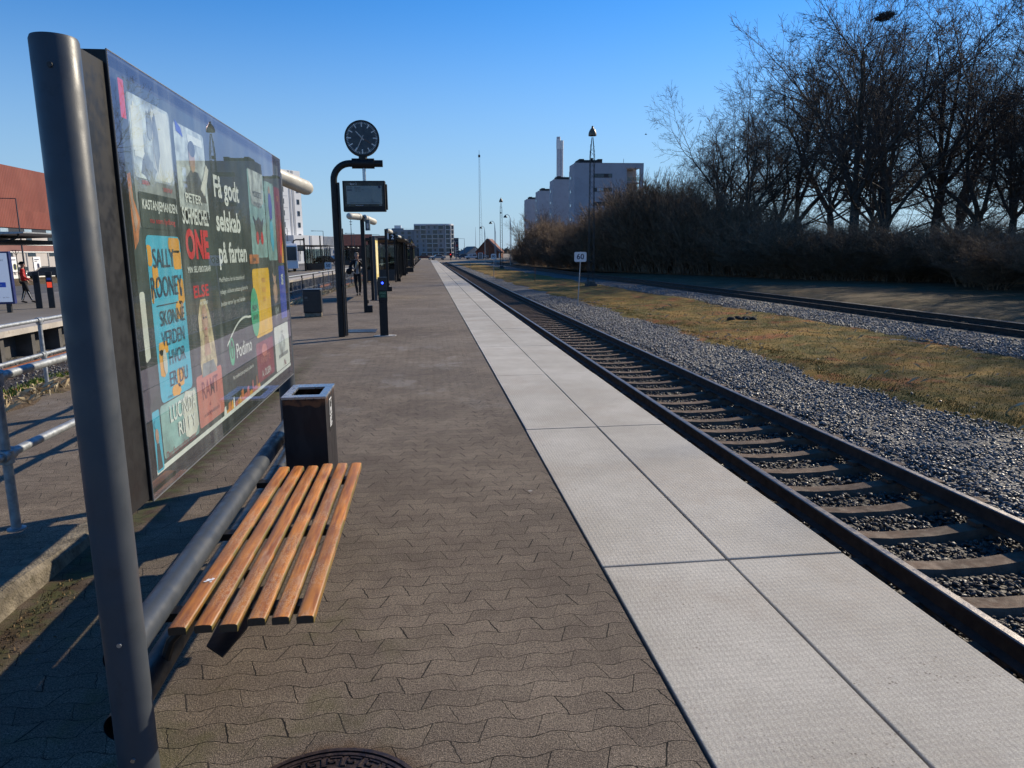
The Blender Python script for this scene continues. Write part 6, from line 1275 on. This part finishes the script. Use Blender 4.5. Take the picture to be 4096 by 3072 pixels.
def person(label, loc, rz, H, pose, mats, hat=None, stripe=False, group=None):
    t = thing('person', label, 'person', loc, rz); s_ = H/1.75; t.scale = (s_, s_, s_)
    hipL, hipR = (.09, 0, .93), (-.09, 0, .93)
    J = [(0, 0, .96, .11, .09)]; E = []
    neck = chain(J, E, 0, [(0, .0, 1.12, .125, .095), (0, .01, 1.3, .14, .10), (0, 0, 1.42, .11, .085), (0, -.01, 1.50, .052), (0, -.03, 1.58, .075, .082), (0, -.025, 1.66, .078, .096), (0, -.015, 1.725, .052, .066)])
    chain(J, E, 5, [(0, -.125, 1.60, .013)])
    chain(J, E, 6, [(.082, -.01, 1.625, .014)]); chain(J, E, 6, [(-.082, -.01, 1.625, .014)])
    for side in ('L', 'R'):
        sg = 1 if side == 'L' else -1
        sh, el, wr = pose['arm'+side]; a = chain(J, E, 3, [(sg*.165, 0, 1.40, .06), (*el, .043), (*wr, .028)])
        d = (Vector(wr)-Vector(el)).normalized(); pc = Vector(wr)+d*.06; palm = chain(J, E, a, [(*pc, .034, .02)])
        lat = d.cross(Vector((0, -1, .2))).normalized()
        for q in range(4): f0 = pc+d*.035+lat*(q-1.5)*.018; L_ = (.055, .07, .075, .06)[q]; chain(J, E, palm, [(*f0, .010), (*(f0+d*L_*.5+Vector((0, -.01, -.01))), .0085), (*(f0+d*L_*.7+Vector((0, -.03, -.02))), .007)])
        tb = pc+lat*.035; chain(J, E, palm, [(*tb, .011), (*(tb+d*.04+lat*.02), .009)])
    skin('body', J, E, M_skin, t, 0, 1)
    # jacket
    J = [(0, 0, .93, .165, .125)]; E = []; chain(J, E, 0, [(0, 0, 1.1, .16, .12), (0, .01, 1.3, .175, .125), (0, .0, 1.43, .13, .10), (0, 0, 1.48, .075, .07)])
    for side in ('L', 'R'): sg = 1 if side == 'L' else -1; sh, el, wr = pose['arm'+side]; chain(J, E, 3, [(sg*.175, 0, 1.40, .078), (*el, .062), (*(Vector(el).lerp(Vector(wr), .93)), .046)])
    skin('jacket', J, E, mats[0], t)
    J = [(0, 0, .97, .135, .105)]; E = []
    for side in ('L', 'R'): sg = 1 if side == 'L' else -1; hp, kn, an = pose['leg'+side]; chain(J, E, 0, [(sg*.085, 0, .88, .10), (*kn, .068), (*an, .052)])
    skin('trousers', J, E, mats[1], t)
    for side in ('L', 'R'):
        hp, kn, an = pose['leg'+side]; fx_, fy_2 = pose['foot']; a = Vector(an); f = Vector((fx_, fy_2, 0))
        skin('shoe', [(a.x, a.y, a.z-.01, .046), (a.x-f.x*.03, a.y-f.y*.03, a.z-.055, .044), (a.x+f.x*.10, a.y+f.y*.10, a.z-.065, .040), (a.x+f.x*.18, a.y+f.y*.18, a.z-.072, .028)], [(0, 1), (0, 2), (2, 3)], mats[2], t, 0, 2)
        if stripe: b = MB(); sg = 1 if side == 'L' else -1; K = Vector(kn); A = Vector(an); b.path([(K.x-.068, K.y-.01, K.z), (A.x-.054, A.y-.01, A.z+.04)], .011, 6); b.build('stripe', M_white2, t)
    b = MB(); rgh = random.Random(2)
    b.lathe([(.0, .098), (.05, .088), (.082, .055), (.094, .012), (.092, -.03), (.08, -.05)], (0, 0, 0), 20); b.v = [(x, y*1.12+.004, z) for x, y, z in b.v]
    b.v = [(x, y+.02*(1 if z < .02 else 0), z+(.05 if (y < -.05 and z < .03) else 0)) for x, y, z in b.v]
    h_ = b.build('hair' if not hat else 'cap', mats[3], t, smooth=True); h_.location = (0, -.012, 1.685)
    b = MB(); 
    for sx in (-.03, .03): b.lathe([(0, -.012), (.009, -.01), (.009, 0)], (sx, -.108, 1.645), 8, axis='y')
    b.box(-.026, -.116, 1.575, .026, -.108, 1.582); b.build('facial_features', pm('dark_features', (.06, .03, .03), .6) if 'dark_features' not in bpy.data.materials else bpy.data.materials['dark_features'], t)
    return t
blk = pm('black_cloth', (.012, .012, .014), .85, 0, .2, 12, .004, 60); grycl = pm('grey_shirt', (.3, .31, .33), .85, 0, .1, 12)
pw_ = person('person in black open jacket and trousers walking towards the camera, one hand at the mouth', (-2.84, 30.2, 0), R(4), 1.72,
  dict(armL=((0, 0, 0), (.27, -.10, 1.16), (.08, -.26, 1.42)), armR=((0, 0, 0), (-.31, .02, 1.14), (-.16, -.24, 1.12)), legL=((0, 0, 0), (.10, -.10, .50), (.07, .02, .10)), legR=((0, 0, 0), (-.08, .0, .50), (-.03, -.14, .10)), foot=(0, -1)), (blk, blk, blk, pm('thin_grey_hair', (.22, .17, .13), .7)))
b = MB(); b.prism([(-.055, .90), (.06, .90), (.065, 1.3), (.03, 1.43), (-.03, 1.43), (-.06, 1.3)], -.165, -.135, plane='xz'); b.build('shirt', grycl, pw_, bevel=.01)
b = MB(); b.path([(-.06, -.17, 1.12), (-.03, -.2, 1.2), (.0, -.2, 1.3), (.03, -.18, 1.38)], [.035, .05, .045, .03], 10); b.build('scarf', pm('beige_scarf', (.42, .37, .27), .9, 0, .2, 20), pw_, smooth=True)
bg = MB((-3.14, 30.1, .85)); bg.path([(-3.05, 30.1, 1.06), (-3.18, 30.1, .98), (-3.26, 30.1, .93)], [.10, .13, .07], 12); bg.path([(-3.05, 30.0, 1.1), (-2.98, 30.05, 1.42)], .015, 6); tag(bg.build('shoulder_bag', blk, smooth=True), 'black bag hanging at the walking person\'s side', 'bag')
red = pm('red_puffer', (.42, .015, .015), .6, 0, .2, 6, .02, 14)
person('person in red jacket and black cap on the opposite platform, beside the white board', (-14.8, 28.5, 0), R(115), 1.50,
  dict(armL=((0, 0, 0), (.24, .02, 1.15), (.20, -.12, .94)), armR=((0, 0, 0), (-.26, .0, 1.14), (-.25, -.26, .98)), legL=((0, 0, 0), (.11, .02, .5), (.13, .14, .10)), legR=((0, 0, 0), (-.09, -.12, .5), (-.08, -.24, .10)), foot=(0, -1)), (red, blk, blk, blk), True, True)
person('seated person in dark clothes inside the opposite glass shelter', (-11.75, 78.2, -.42), R(-60), 1.7,
  dict(armL=((0, 0, 0), (.24, -.08, 1.15), (.14, -.3, 1.02)), armR=((0, 0, 0), (-.24, -.08, 1.15), (-.14, -.3, 1.02)), legL=((0, 0, 0), (.11, -.42, .90), (.11, -.45, .50)), legR=((0, 0, 0), (-.11, -.42, .90), (-.11, -.45, .50)), foot=(0, -1)), (blk, pm('denim', (.08, .1, .16), .8), blk, blk))
